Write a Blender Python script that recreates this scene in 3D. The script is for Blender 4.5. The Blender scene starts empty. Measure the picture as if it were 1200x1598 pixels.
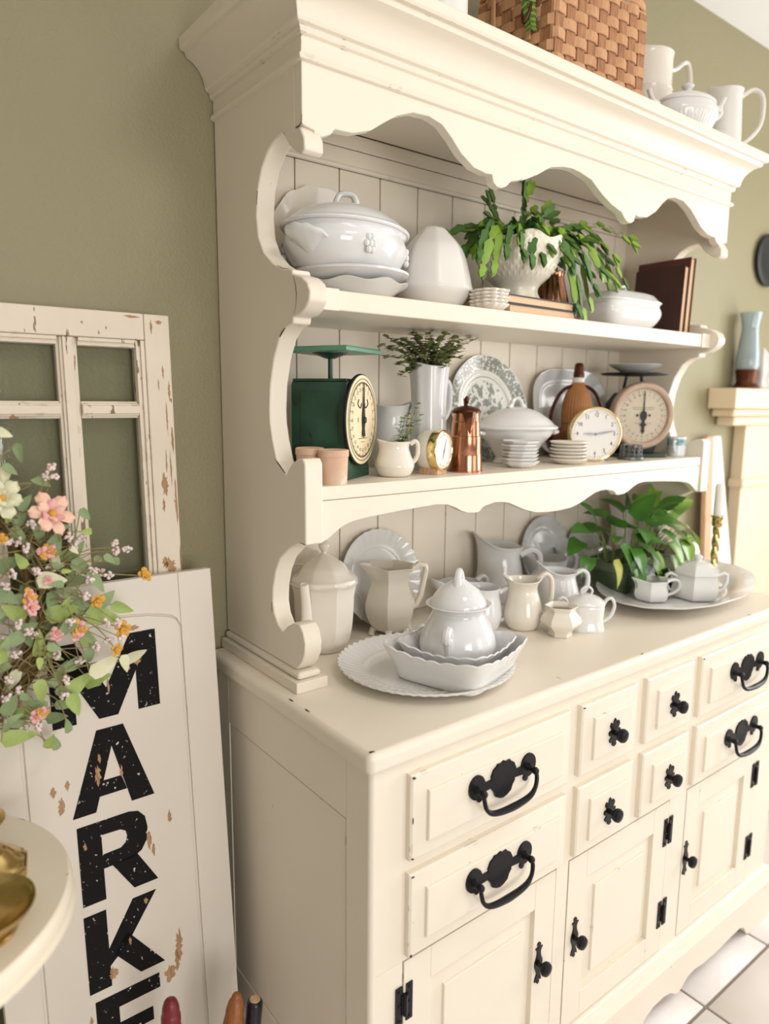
import bpy, bmesh, math, random
from math import sin, cos, pi, sqrt, exp, atan2, radians
from mathutils import Matrix, Vector
SC = bpy.context.scene
COL = SC.collection
CZ_FILL = 2.315
H = 0.82                       # height of the hutch worktop above the floor; z below is measured from the worktop

# ---------------------------------------------------------------- camera, world, lights, exposure
cam = bpy.data.objects.new('camera', bpy.data.cameras.new('camera'))
COL.objects.link(cam)
cam.matrix_world = Matrix(((0.7919, 0.0882, -0.6042, -0.5215), (-0.6106, 0.1287, -0.7814, -0.6988),
                           (0.0088, 0.9878, 0.1558, 0.4573 + H), (0, 0, 0, 1)))
cam.data.sensor_width = 36
cam.data.lens = 1108.34 * 36 / 1598
cam.data.clip_start = 0.02
cam.data.dof.use_dof = True
cam.data.dof.focus_distance = 1.2
cam.data.dof.aperture_fstop = 2.4
SC.camera = cam

def lin(c):
    return tuple(((x / 255) / 12.92 if x / 255 <= .04045 else ((x / 255 + .055) / 1.055) ** 2.4) for x in c)

wd = bpy.data.worlds.new('daylight'); SC.world = wd; wd.use_nodes = True
wd.node_tree.nodes['Background'].inputs[0].default_value = (0.98, 0.98, 1.0, 1)
wd.node_tree.nodes['Background'].inputs[1].default_value = 0.6

def area(name, loc, aim, sx, sy, power, col):
    l = bpy.data.lights.new(name, 'AREA'); l.shape = 'RECTANGLE'; l.size = sx; l.size_y = sy
    l.energy = power; l.color = col
    o = bpy.data.objects.new(name, l); COL.objects.link(o); o.location = loc
    d = Vector(aim) - Vector(loc); o.rotation_euler = d.to_track_quat('-Z', 'Y').to_euler()
    return o
area('window_daylight', (2.66, -.62, 1.3), (1.5, -.1, 1.2), 1.0, 1.5, 34, (1.0, 0.985, 0.96))
area('patio_daylight', (1.95, -3.15, .95), (.5, 0, 1.1), 1.2, 1.75, 17, (1.0, 0.985, 0.97))
area('front_fill_light', (-.38, -3.15, 1.12), (0, 0, 1.12), 1.2, 1.3, 42, (1.0, 0.985, 0.97))  # added frontal fill for the sign and shelf backs, out of view
lp = area('added_fill_light', (.25, -.85, CZ_FILL), (.25, -.85, 0), .42, .42, 6.5, (1.0, 0.965, 0.92)); lp.data.shape = 'DISK'  # unseen overhead fill, added to brighten the worktop and floor
vs = SC.view_settings
SC.display_settings.display_device = 'sRGB'
vs.view_transform = 'Standard'; vs.look = 'None'; vs.exposure = -0.08; vs.gamma = 1.0; vs.use_curve_mapping = False

# ---------------------------------------------------------------- geometry helpers
class G:
    def __init__(s, v=None, f=None): s.v = v or []; s.f = f or []
    def __add__(s, o):
        n = len(s.v); return G(s.v + o.v, s.f + [tuple(i + n for i in f) for f in o.f])
    def map(s, fn): return G([tuple(fn(*p)) for p in s.v], list(s.f))
    def move(s, x=0, y=0, z=0): return s.map(lambda a, b, c: (a + x, b + y, c + z))
    def scale(s, x=1, y=1, z=1): return s.map(lambda a, b, c: (a * x, b * y, c * z))
    def rot(s, ax, an):
        c, d = cos(an), sin(an)
        if ax == 'z': return s.map(lambda x, y, z: (x * c - y * d, x * d + y * c, z))
        if ax == 'x': return s.map(lambda x, y, z: (x, y * c - z * d, y * d + z * c))
        return s.map(lambda x, y, z: (x * c + z * d, y, -x * d + z * c))
    def tri(s): return len(s.f)

def box(x0, x1, y0, y1, z0, z1):
    return G([(x0, y0, z0), (x1, y0, z0), (x1, y1, z0), (x0, y1, z0), (x0, y0, z1), (x1, y0, z1), (x1, y1, z1), (x0, y1, z1)],
             [(3, 2, 1, 0), (4, 5, 6, 7), (0, 1, 5, 4), (1, 2, 6, 5), (2, 3, 7, 6), (3, 0, 4, 7)])
def cbox(w, d, h, x=0, y=0, z=0): return box(x - w / 2, x + w / 2, y - d / 2, y + d / 2, z, z + h)

def area2(p): return sum(p[i][0] * p[(i + 1) % len(p)][1] - p[(i + 1) % len(p)][0] * p[i][1] for i in range(len(p)))
def prism(out, a, b, plane):
    """extrude a 2D outline from a to b; plane 'xz' extrudes along y, 'yz' along x, 'xy' along z"""
    if area2(out) < 0: out = out[::-1]
    n = len(out)
    P = {'xz': lambda p, t: (p[0], t, p[1]), 'yz': lambda p, t: (t, p[0], p[1]), 'xy': lambda p, t: (p[0], p[1], t)}[plane]
    v = [P(p, a) for p in out] + [P(p, b) for p in out]
    f = [tuple(range(n))[::-1], tuple(range(n, 2 * n))] + [(i, (i + 1) % n, n + (i + 1) % n, n + i) for i in range(n)]
    if plane == 'xz': f = [t[::-1] for t in f]
    if (b < a): f = [t[::-1] for t in f]
    return G(v, f)

def spl(pts, k=6, closed=False):
    n = len(pts); out = []; D = len(pts[0])
    for i in range(n if closed else n - 1):
        q = [pts[(i + j) % n] if closed else pts[min(max(i + j, 0), n - 1)] for j in (-1, 0, 1, 2)]
        for s in range(k):
            t = s / k
            out.append(tuple(.5 * (2 * q[1][d] + (q[2][d] - q[0][d]) * t + (2 * q[0][d] - 5 * q[1][d] + 4 * q[2][d] - q[3][d]) * t * t
                       + (3 * q[1][d] - q[0][d] - 3 * q[2][d] + q[3][d]) * t ** 3) for d in range(D)))
    if not closed: out.append(tuple(pts[-1]))
    return out

def lathe(prof, n=40, mod=None, c0=True, c1=True):
    v = []; f = []; m = len(prof)
    zs = [p[1] for p in prof]; z0, z1 = min(zs), max(zs)
    for k, (r, z) in enumerate(prof):
        for i in range(n):
            th = 2 * pi * i / n; rr, zz = r, z
            if mod: rr, zz = mod(th, (z - z0) / (z1 - z0 + 1e-9), r, z)
            v.append((rr * cos(th), rr * sin(th), zz))
    for k in range(m - 1):
        for i in range(n):
            j = (i + 1) % n; f.append((k * n + i, k * n + j, (k + 1) * n + j, (k + 1) * n + i))
    if c0: f.append(tuple(range(n))[::-1])
    if c1: f.append(tuple((m - 1) * n + i for i in range(n)))
    return G(v, f)

def vessel(prof, t=.003, n=40, mod=None, k=4, base=None):
    """hollow body from an outer profile (bottom to top); wall thickness t"""
    p = spl(prof, k) if k > 1 else prof
    b = p[0][1] + t if base is None else base
    inn = [(max(r - t, .001), max(z, b)) for r, z in reversed(p)]
    q = []
    for r, z in inn:
        if q and abs(q[-1][0] - r) < 1e-5 and abs(q[-1][1] - z) < 1e-5: continue
        q.append((r, z))
        if z <= b: break
    if q[-1][0] > .004: q.append((q[-1][0] * .5, b))
    top = p[-1]
    return lathe(p + [(top[0] - t * .5, top[1] + t * .4)] + q, n, mod)

def sweep(path, rad, n=8, flat=1.0, closed=False, up=None, cap=True):
    """tube along a path; rad is a number or a list; flat squashes the section along its first axis"""
    P = [Vector(p) for p in path]; m = len(P); v = []; f = []
    R = rad if isinstance(rad, (list, tuple)) else [rad] * m
    if len(R) != m: R = [R[min(int(i * (len(R) - 1) / (m - 1)), len(R) - 2)] + (i * (len(R) - 1) / (m - 1) - min(int(i * (len(R) - 1) / (m - 1)), len(R) - 2)) * (R[min(int(i * (len(R) - 1) / (m - 1)), len(R) - 2) + 1] - R[min(int(i * (len(R) - 1) / (m - 1)), len(R) - 2)]) for i in range(m)]
    N = None
    for i in range(m):
        a = P[(i - 1) % m] if closed or i else P[0]; b = P[(i + 1) % m] if closed or i < m - 1 else P[-1]
        T = (b - a); T = T.normalized() if T.length > 1e-9 else Vector((0, 0, 1))
        if N is None:
            N = Vector(up) if up else (Vector((0, 1, 0)) if abs(T.y) < .9 else Vector((1, 0, 0)))
        N = N - T * N.dot(T); N = N.normalized() if N.length > 1e-6 else T.orthogonal().normalized()
        B = T.cross(N)
        for j in range(n):
            an = 2 * pi * j / n
            v.append(tuple(P[i] + N * (R[i] * cos(an) * flat) + B * (R[i] * sin(an))))
    L = m if closed else m - 1
    for i in range(L):
        for j in range(n):
            a, b = i * n, ((i + 1) % m) * n
            f.append((a + j, a + (j + 1) % n, b + (j + 1) % n, b + j))
    if cap and not closed: f += [tuple(range(n))[::-1], tuple((m - 1) * n + j for j in range(n))]
    return G(v, f)

def ball(r, x=0, y=0, z=0, n=10, sz=1):
    return lathe([(max(r * sin(pi * i / (n // 2 + 1)), 1e-4), -r * sz * cos(pi * i / (n // 2 + 1))) for i in range(n // 2 + 2)], n).move(x, y, z)

def ngon_mod(n, amt=1.0, off=0.0):
    def f(th):
        a = ((th + off) % (2 * pi / n)) - pi / n
        return 1 + amt * (cos(pi / n) / cos(a) - 1)
    return f
def wrap(a): return (a + pi) % (2 * pi) - pi
def sstep(a, b, x):
    t = min(max((x - a) / (b - a), 0), 1); return t * t * (3 - 2 * t)
def jug_mod(amp=.3, lift=.012, sig=.5, t0=.6, back=.0, shape=None, flute=None):
    def m(th, t, r, z):
        s = sstep(t0, 1, t); g = exp(-(wrap(th) / sig) ** 2); h = exp(-(wrap(th - pi) / .7) ** 2)
        k = 1.0
        if shape: k *= shape(th)
        if flute: k *= flute(th, t)
        return r * k * (1 + amp * g * s), z + (lift * g + back * h) * s
    return m

def loop_handle(x0, z0, z1, out, r=.005, fl=1.5, top=.25, curl=0, n=8):
    """an ear handle on the -x side of a jug whose wall is at x0 (radius): from z0 (low) up to z1"""
    h = z1 - z0
    p = [(-x0 + .002, 0, z0), (-x0 - out * .45, 0, z0 + h * .12), (-x0 - out * .95, 0, z0 + h * .45), (-x0 - out * .95, 0, z1 - h * .02),
         (-x0 - out * .5, 0, z1 + h * top * .6), (-x0 + .002, 0, z1)]
    if curl: p = p[:-1] + [(-x0 - out * .1, 0, z1 + h * .1), (-x0 + .003, 0, z1)]
    return sweep(spl(p, 5), [r * .9, r, r, r, r * 1.15], n, fl)

def leafG(L, W, fold=.25, droop=.3, heart=.0, n=7, cup=0):
    """a leaf along +x from its stalk; width W, folded on the midrib and drooping to the tip"""
    v = []; f = []
    for i in range(n + 1):
        t = i / n
        w = W * .5 * (sin(pi * min(t ** (.55 if heart else .8), 1)) ** (.75 if heart else .9)) if 0 < t < 1 else .0005
        x = L * t - (heart * L * .12 * (1 - t) if i < 2 else 0); z = -droop * L * t * t
        for j in (-1, -.5, 0, .5, 1):
            v.append((x - (heart * L * .1 * abs(j) if i == 1 else 0), j * w, z + abs(j) * w * fold - cup * j * j * w))
    for i in range(n):
        for j in range(4): f.append((i * 5 + j, (i + 1) * 5 + j, (i + 1) * 5 + j + 1, i * 5 + j + 1))
    return G(v, f)

def textG(s, size):
    c = bpy.data.curves.new('t', 'FONT'); c.body = s; c.size = size; c.align_x = 'CENTER'; c.align_y = 'CENTER'; c.resolution_u = 2
    o = bpy.data.objects.new('t', c); COL.objects.link(o)
    bpy.context.view_layer.update()
    me = o.to_mesh(); g = G([tuple(v.co) for v in me.vertices], [tuple(p.vertices) for p in me.polygons])
    o.to_mesh_clear(); bpy.data.objects.remove(o); bpy.data.curves.remove(c)
    return g

# ---------------------------------------------------------------- object helpers
def mesh(name, g, m, smooth=35, ang=True):
    me = bpy.data.meshes.new(name); me.from_pydata(g.v, [], g.f)
    for mm in (m if isinstance(m, (list, tuple)) else [m]): me.materials.append(mm)
    if smooth:
        me.polygons.foreach_set('use_smooth', [True] * len(me.polygons))
        if ang: me.set_sharp_from_angle(angle=radians(smooth))
    me.update()
    return me
def P(name, g, m, parent=None, loc=(0, 0, 0), rot=(0, 0, 0), label=None, bevel=0, seg=2, smooth=35, kind=None):
    """one mesh object: a part when parent is given"""
    me = g if isinstance(g, bpy.types.Mesh) else mesh(name, g, m, smooth, not bevel)
    o = bpy.data.objects.new(name, me); COL.objects.link(o)
    o.parent = parent; o.location = loc; o.rotation_euler = rot
    if bevel:
        b = o.modifiers.new('bevel', 'BEVEL'); b.width = bevel; b.segments = seg; b.limit_method = 'ANGLE'; b.angle_limit = radians(30); b.harden_normals = True
    if label: o['label'] = label
    if kind: o['kind'] = kind
    return o
def tag(o, label, cat, group=None):
    o['label'] = label; o['category'] = cat
    if group: o['group'] = group
    return o
def T(name, label, cat, loc=(0, 0, 0), rz=0, group=None):
    """a thing: an Empty at its base (x, y, height measured from the worktop)"""
    o = bpy.data.objects.new(name, None); COL.objects.link(o); o.empty_display_size = .02
    o.location = (loc[0], loc[1], loc[2] + H); o.rotation_euler = (0, 0, radians(rz))
    return tag(o, label, cat, group)
def S(name, g, m, label, cat, loc=(0, 0, 0), rz=0, group=None, **k):
    o = P(name, g, m, None, (loc[0], loc[1], loc[2] + H), (0, 0, radians(rz)), **k)
    return tag(o, label, cat, group)
def dup(root, loc, rz=None, label=None):
    r = root.copy(); COL.objects.link(r); r.location = (loc[0], loc[1], loc[2] + H)
    if rz is not None: r.rotation_euler[2] = radians(rz)
    if label: r['label'] = label
    for ch in list(root.children):
        c = ch.copy(); COL.objects.link(c); c.parent = r
        for g2 in list(ch.children):
            d = g2.copy(); COL.objects.link(d); d.parent = c
    return r
def lean(o, g, tilt, zbase, yback, x):
    """stand a dish (axis +z) on edge, facing -y, leaning back by tilt degrees against y=yback"""
    a = radians(90 - tilt); q = g.rot('x', a)
    o.rotation_euler = (a, 0, 0)
    o.location = (x, yback - max(p[1] for p in q.v), zbase - min(p[2] for p in q.v) + H)
    return o

# ---------------------------------------------------------------- materials
def mat(name, col, rough=.5, metal=0, spec=.5, var=None, wear=None, edge=None, bump=None, coat=0, grain=None, sub=0, trans=0, sheen=0):
    """var=(scale, amount, colour2) blotchy colour; wear=[(colour, scale, threshold, softness, stretch)]; edge=(colour, radius, threshold);
    bump=(scale, strength, distance); grain=(colour2, scale) wood grain along z"""
    m = bpy.data.materials.new(name); m.use_nodes = True; nt = m.node_tree; N = nt.nodes; L = nt.links
    b = N['Principled BSDF']
    b.inputs['Roughness'].default_value = rough; b.inputs['Metallic'].default_value = metal
    b.inputs['Specular IOR Level'].default_value = spec; b.inputs['Coat Weight'].default_value = coat
    if trans: b.inputs['Transmission Weight'].default_value = trans
    if sub:
        b.inputs['Subsurface Weight'].default_value = sub; b.inputs['Subsurface Radius'].default_value = (.004, .003, .002)
    tc = N.new('ShaderNodeTexCoord'); vec = tc.outputs['Object']
    def noise(sc, det=4, st=None, rgh=.55):
        n = N.new('ShaderNodeTexNoise'); n.inputs['Scale'].default_value = sc; n.inputs['Detail'].default_value = det; n.inputs['Roughness'].default_value = rgh
        if st:
            mp = N.new('ShaderNodeMapping'); mp.inputs['Scale'].default_value = st; L.new(vec, mp.inputs[0]); L.new(mp.outputs[0], n.inputs['Vector'])
        else: L.new(vec, n.inputs['Vector'])
        return n.outputs['Fac']
    def ramp(fac, a, c):
        r = N.new('ShaderNodeMapRange'); r.inputs[1].default_value = a; r.inputs[2].default_value = c; L.new(fac, r.inputs[0]); return r.outputs[0]
    def mix(fac, A, B):
        x = N.new('ShaderNodeMix'); x.data_type = 'RGBA'
        if hasattr(fac, 'links'): L.new(fac, x.inputs[0])
        else: x.inputs[0].default_value = fac
        for s, val in ((x.inputs[6], A), (x.inputs[7], B)):
            if hasattr(val, 'links'): L.new(val, s)
            else: s.default_value = (*val, 1)
        return x.outputs[2]
    c = lin(col)
    if grain:
        n = noise(grain[1], 6, (9, 9, .7)); c = mix(ramp(n, .35, .65), c, lin(grain[0]))
    if var:
        n = noise(var[0], 5); x = ramp(n, .35, .68)
        mm = N.new('ShaderNodeMath'); mm.operation = 'MULTIPLY'; L.new(x, mm.inputs[0]); mm.inputs[1].default_value = var[1]
        c = mix(mm.outputs[0], c, lin(var[2]))
    for w in (wear or []):
        n = noise(w[1], 8, w[4] if len(w) > 4 else None, .6); c = mix(ramp(n, w[2], w[2] + w[3]), c, lin(w[0]))
    if edge:
        bv = N.new('ShaderNodeBevel'); bv.samples = 4; bv.inputs[0].default_value = edge[1]
        ge = N.new('ShaderNodeNewGeometry'); d = N.new('ShaderNodeVectorMath'); d.operation = 'DOT_PRODUCT'
        L.new(bv.outputs[0], d.inputs[0]); L.new(ge.outputs['Normal'], d.inputs[1])
        e = ramp(d.outputs['Value'], .97, .88); n = ramp(noise(28, 6), edge[2], edge[2] + .04)
        mm = N.new('ShaderNodeMath'); mm.operation = 'MULTIPLY'; L.new(e, mm.inputs[0]); L.new(n, mm.inputs[1])
        c = mix(mm.outputs[0], c, lin(edge[0]))
    if isinstance(c, tuple): b.inputs['Base Color'].default_value = (*c, 1)
    else: L.new(c, b.inputs['Base Color'])
    if bump:
        bp = N.new('ShaderNodeBump'); bp.inputs['Strength'].default_value = bump[1]; bp.inputs['Distance'].default_value = bump[2]
        L.new(noise(bump[0], 3, bump[3] if len(bump) > 3 else None), bp.inputs['Height']); L.new(bp.outputs[0], b.inputs['Normal'])
    return m

DK = (62, 44, 36)
M = {}
M['cream'] = mat('cream_paint', (238, 228, 211), .38, var=(5, .25, (233, 221, 200)), wear=[((190, 170, 140), 34, .72, .03)], edge=((82, 60, 48), .003, .635), bump=(90, .06, .001, (1, 1, .2)))
M['seamshade'] = mat('seam_shade_brown', (120, 100, 74), .7)  # darkened brown: shade between planks is put into the backing colour
M['iron'] = mat('black_iron', (24, 24, 27), .36, .6, var=(40, .4, (44, 44, 50)), bump=(160, .12, .001))
M['white'] = mat('white_ironstone', (232, 231, 229), .12, spec=.5, coat=.25, var=(9, .35, (226, 222, 214)))
M['warm'] = mat('cream_ironstone', (236, 229, 216), .14, spec=.5, coat=.2, var=(12, .4, (228, 216, 196)))
M['blue'] = mat('cool_white_ironstone', (228, 228, 228), .1, spec=.5, coat=.3, var=(8, .3, (220, 218, 216)))
M['matte'] = mat('matte_white_china', (236, 232, 226), .32, spec=.4)
M['wall'] = mat('sage_green_wall', (150, 142, 111), .42, spec=.35, bump=(170, .7, .002), var=(2, .2, (144, 136, 105)))
M['pale'] = mat('pale_room_wall', (186, 182, 170), .8)
M['ceil'] = mat('white_ceiling', (250, 250, 250), .9, bump=(60, .2, .002))
M['tile'] = mat('floor_tile', (234, 228, 224), .35, var=(6, .6, (222, 213, 206)), bump=(45, .1, .001))
M['grout'] = mat('grout', (140, 128, 118), .85)
M['trimw'] = mat('white_trim', (238, 236, 230), .4)
M['mantel'] = mat('cream_mantel', (232, 214, 186), .45, var=(3, .3, (224, 204, 174)))
M['old'] = mat('old_window_paint', (232, 219, 200), .55, var=(7, .5, (214, 199, 178)), wear=[((132, 104, 80), 26, .635, .012, (3, 3, .55)), ((178, 132, 90), 13, .655, .01, (1.5, 1.5, .8))], edge=((168, 146, 120), .003, .56), bump=(30, .3, .002, (2, 2, .25)))
M['sign'] = mat('white_sign_paint', (226, 217, 204), .45, var=(3, .3, (216, 205, 190)), edge=((196, 178, 152), .003, .56))
M['black'] = mat('black_letter_paint', (20, 18, 18), .75, spec=.2, wear=[((222, 212, 198), 150, .65, .01, (1, 1, .8)), ((222, 212, 198), 18, .69, .01, (1, 1, .6))])
M['bare'] = mat('bare_wood', (186, 146, 108), .65, grain=((160, 120, 84), 40))
M['dark'] = mat('dark_metal', (30, 32, 32), .45, .4)
M['green'] = mat('green_enamel', (44, 84, 62), .33, var=(14, .85, (22, 42, 32)), wear=[((34, 28, 24), 30, .66, .03), ((120, 160, 132), 60, .73, .02)], edge=((52, 44, 34), .004, .5))
M['greentop'] = mat('green_enamel_tray', (96, 150, 122), .35, var=(12, .5, (60, 108, 86)), wear=[((40, 34, 30), 60, .66, .02)], edge=((60, 50, 40), .003, .55))
M['dial'] = mat('cream_dial', (240, 222, 184), .45, var=(8, .35, (232, 208, 164)), wear=[((150, 110, 70), 50, .74, .03)])
M['dial2'] = mat('aged_grey_dial', (206, 194, 172), .5, var=(12, .5, (186, 172, 148)))
M['ink'] = mat('dial_ink', (30, 26, 26), .6)
M['inkgrey'] = mat('faded_ink', (120, 104, 86), .7)
M['rust'] = mat('worn_rim', (196, 172, 150), .4, .2, var=(9, .7, (142, 108, 82)))
M['brass'] = mat('brass', (206, 180, 122), .2, 1.0, var=(18, .4, (164, 134, 82)))
M['gold'] = mat('polished_gold_rim', (236, 214, 156), .14, 1.0)
M['copper'] = mat('copper', (206, 148, 118), .2, 1.0, var=(10, .6, (134, 72, 42)), wear=[((70, 40, 28), 14, .68, .1)], bump=(60, .15, .001))
M['copperdark'] = mat('dark_copper', (96, 58, 44), .38, .9, var=(16, .5, (66, 40, 32)))
M['terra'] = mat('whitewashed_terracotta', (214, 170, 140), .85, var=(10, .8, (232, 212, 192)), wear=[((236, 224, 210), 22, .58, .1)])
M['leather'] = mat('dark_brown_book_cloth', (66, 38, 30), .7, var=(12, .6, (48, 26, 20)), bump=(300, .2, .0005), wear=[((110, 70, 56), 26, .68, .05)])
M['leather2'] = mat('red_brown_book_cloth', (96, 50, 42), .65, var=(12, .5, (70, 36, 30)), bump=(300, .2, .0005))
M['bluecloth'] = mat('slate_book_cloth', (70, 76, 86), .7, var=(12, .5, (52, 54, 60)))
M['spine'] = mat('worn_leather_spine', (140, 90, 66), .55, var=(20, .6, (96, 54, 38)))
M['page'] = mat('aged_paper', (232, 196, 158), .85, bump=(900, .35, .0006, (.02, .02, 1)))
M['hob'] = mat('antique_white_hobnail', (236, 228, 208), .22, coat=.2)
M['soil'] = mat('potting_soil', (52, 40, 30), .95, bump=(120, .8, .004))
M['cact'] = mat('cactus_green', (84, 124, 54), .4, var=(30, .7, (54, 90, 44)), sub=.05)
M['cactl'] = mat('cactus_bright_green', (146, 180, 66), .4, var=(30, .6, (96, 138, 48)), sub=.08)
M['pothos'] = mat('pothos_green', (78, 128, 46), .3, var=(14, .6, (52, 98, 40)), coat=.1)
M['pothosl'] = mat('pothos_light_green', (136, 176, 66), .3, var=(14, .5, (86, 134, 46)), coat=.1)
M['pothosy'] = mat('yellowing_leaf', (204, 200, 110), .35, var=(18, .6, (120, 156, 70)))
M['stem'] = mat('green_stem', (116, 136, 70), .5)
M['box'] = mat('boxwood_green', (150, 156, 98), .5, var=(60, .9, (98, 110, 64)))
M['planter'] = mat('green_glazed_pottery', (72, 88, 64), .28, var=(14, .7, (112, 122, 94)), coat=.2)
M['rosette'] = mat('dark_succulent', (36, 46, 38), .45, var=(20, .5, (60, 66, 56)))
M['wax'] = mat('white_wax', (244, 240, 232), .5, sub=.2)
M['splint'] = mat('basket_splint', (206, 156, 112), .55, grain=((176, 124, 84), 60), var=(14, .55, (222, 176, 132)))
M['splintd'] = mat('basket_stake', (184, 132, 92), .6, grain=((126, 80, 52), 60), var=(14, .5, (184, 130, 88)))
M['wick'] = mat('brown_wicker', (140, 86, 56), .5, var=(30, .7, (76, 42, 30)))
M['straw'] = mat('honey_straw', (176, 116, 58), .6, grain=((126, 76, 36), 120), var=(20, .4, (196, 140, 80)))
M['wood'] = mat('turned_wood', (168, 104, 58), .38, grain=((132, 76, 40), 50))
M['redp'] = mat('red_painted_wood', (128, 34, 44), .4, var=(20, .5, (96, 26, 34)), wear=[((170, 120, 100), 18, .72, .05)])
M['blackp'] = mat('black_painted_wood', (20, 22, 28), .25, var=(20, .5, (34, 36, 44)))
M['vine'] = mat('grapevine', (112, 86, 48), .8, var=(40, .7, (82, 72, 30)))
M['leafg'] = mat('silk_leaf_green', (168, 186, 104), .55, var=(24, .6, (136, 160, 86)))
M['leafd'] = mat('silk_leaf_sage', (146, 164, 118), .6, var=(24, .6, (116, 138, 88)))
M['leafp'] = mat('silk_leaf_pale', (222, 218, 186), .6, var=(24, .4, (196, 200, 152)))
M['petal'] = mat('pink_petal', (238, 184, 170), .6, var=(30, .8, (246, 214, 176)))
M['petalp'] = mat('rose_petal', (228, 158, 160), .6, var=(40, .7, (242, 196, 190)))
M['petaly'] = mat('yellow_petal', (222, 170, 70), .6, var=(40, .6, (190, 132, 48)))
M['bud'] = mat('pale_pink_buds', (240, 226, 220), .7, var=(90, .7, (222, 190, 186)))
M['twig'] = mat('green_brown_twig', (150, 142, 88), .7, var=(40, .6, (142, 108, 72)))
M['pewter'] = mat('pewter', (128, 130, 132), .35, .8, var=(20, .5, (96, 98, 100)))
M['roseb'] = mat('pink_rose_china', (244, 234, 232), .2, coat=.2, wear=[((220, 150, 160), 40, .6, .04), ((150, 170, 130), 60, .68, .03)])
M['mug'] = mat('blue_flower_mug', (226, 232, 232), .2, coat=.2)
M['teal'] = mat('teal_print', (92, 138, 154), .3, var=(120, .9, (200, 214, 216)))
M['tan'] = mat('tan_wood_edge', (222, 188, 156), .6, grain=((198, 150, 112), 40))
def glass_mat():
    m = bpy.data.materials.new('old_window_glass'); m.use_nodes = True; N = m.node_tree.nodes; L = m.node_tree.links
    N.clear(); o = N.new('ShaderNodeOutputMaterial'); tr = N.new('ShaderNodeBsdfTransparent'); gl = N.new('ShaderNodeBsdfGlossy'); mx = N.new('ShaderNodeMixShader'); fr = N.new('ShaderNodeFresnel')
    tr.inputs[0].default_value = (.93, .95, .92, 1); gl.inputs['Roughness'].default_value = .03; fr.inputs[0].default_value = 1.5
    no = N.new('ShaderNodeTexNoise'); no.inputs['Scale'].default_value = 9; bp = N.new('ShaderNodeBump'); bp.inputs['Strength'].default_value = .02; bp.inputs['Distance'].default_value = .01
    L.new(no.outputs['Fac'], bp.inputs['Height']); L.new(bp.outputs[0], gl.inputs['Normal'])
    L.new(fr.outputs[0], mx.inputs[0]); L.new(tr.outputs[0], mx.inputs[1]); L.new(gl.outputs[0], mx.inputs[2]); L.new(mx.outputs[0], o.inputs[0])
    return m
M['glass'] = glass_mat()
def transfer_mat():
    """grey-green printed border and scene, in the plate's own plane (object x/y)"""
    m = bpy.data.materials.new('transferware_print'); m.use_nodes = True; N = m.node_tree.nodes; L = m.node_tree.links; b = N['Principled BSDF']
    b.inputs['Roughness'].default_value = .12
    tc = N.new('ShaderNodeTexCoord'); sp = N.new('ShaderNodeVectorMath'); sp.operation = 'MULTIPLY'; sp.inputs[1].default_value = (1, 1, 0); L.new(tc.outputs['Object'], sp.inputs[0])
    ln = N.new('ShaderNodeVectorMath'); ln.operation = 'LENGTH'; L.new(sp.outputs[0], ln.inputs[0])
    def noise(s, d): 
        n = N.new('ShaderNodeTexNoise'); n.inputs['Scale'].default_value = s; n.inputs['Detail'].default_value = d; L.new(tc.outputs['Object'], n.inputs[0]); return n.outputs['Fac']
    def ss(x, a, c):
        r = N.new('ShaderNodeMapRange'); r.interpolation_type = 'SMOOTHSTEP'; r.inputs[1].default_value = a; r.inputs[2].default_value = c; L.new(x, r.inputs[0]); return r.outputs[0]
    def mul(a, c):
        k = N.new('ShaderNodeMath'); k.operation = 'MULTIPLY'
        for s, v in zip(k.inputs, (a, c)):
            if hasattr(v, 'links'): L.new(v, s)
            else: s.default_value = v
        return k.outputs[0]
    def add(a, c):
        k = N.new('ShaderNodeMath'); k.operation = 'ADD'; k.use_clamp = True; L.new(a, k.inputs[0]); L.new(c, k.inputs[1]); return k.outputs[0]
    d = ln.outputs['Value']
    border = mul(mul(ss(d, .086, .089), ss(noise(150, 8), .4, .5)), ss(d, .1185, .117))
    ring = mul(ss(d, .0715, .0725), ss(d, .0745, .0735))
    scene = mul(ss(d, .066, .06), ss(noise(75, 10), .48, .54))
    x = N.new('ShaderNodeMix'); x.data_type = 'RGBA'; x.inputs[6].default_value = (*lin((236, 236, 228)), 1); x.inputs[7].default_value = (*lin((104, 112, 100)), 1)
    L.new(mul(add(add(border, ring), scene), .8), x.inputs[0]); L.new(x.outputs[2], b.inputs['Base Color'])
    return m
M['transfer'] = transfer_mat()

# ================================================================ the setting
YW = .4934
CZ = 1.555
P('wall_back', box(-2.3, 2.7, YW, YW + .1, -H, CZ).move(0, 0, H), M['wall'], kind='structure', smooth=0)
P('ceiling', box(-2.4, 2.8, -3.3, YW + .1, CZ, CZ + .1).move(0, 0, H), M['ceil'], kind='structure', smooth=0)
P('wall_left', box(-2.4, -2.3, -3.3, YW + .1, -H, CZ).move(0, 0, H), M['pale'], kind='structure', smooth=0)
wr = box(2.7, 2.8, -3.3, -1.15, -H, CZ) + box(2.7, 2.8, -.1, YW + .1, -H, CZ) + box(2.7, 2.8, -1.15, -.1, -H, -.32) + box(2.7, 2.8, -1.15, -.1, 1.28, CZ)
P('wall_right', wr.move(0, 0, H), M['pale'], kind='structure', smooth=0)
wf = box(-2.3, -1.03, -3.3, -3.2, -H, CZ) + box(.27, 1.3, -3.3, -3.2, -H, CZ) + box(-1.03, .27, -3.3, -3.2, -H, -.35) + box(-1.03, .27, -3.3, -3.2, 1.02, CZ) + box(2.55, 2.7, -3.3, -3.2, -H, CZ) + box(1.3, 2.55, -3.3, -3.2, 1.05, CZ)
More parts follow.
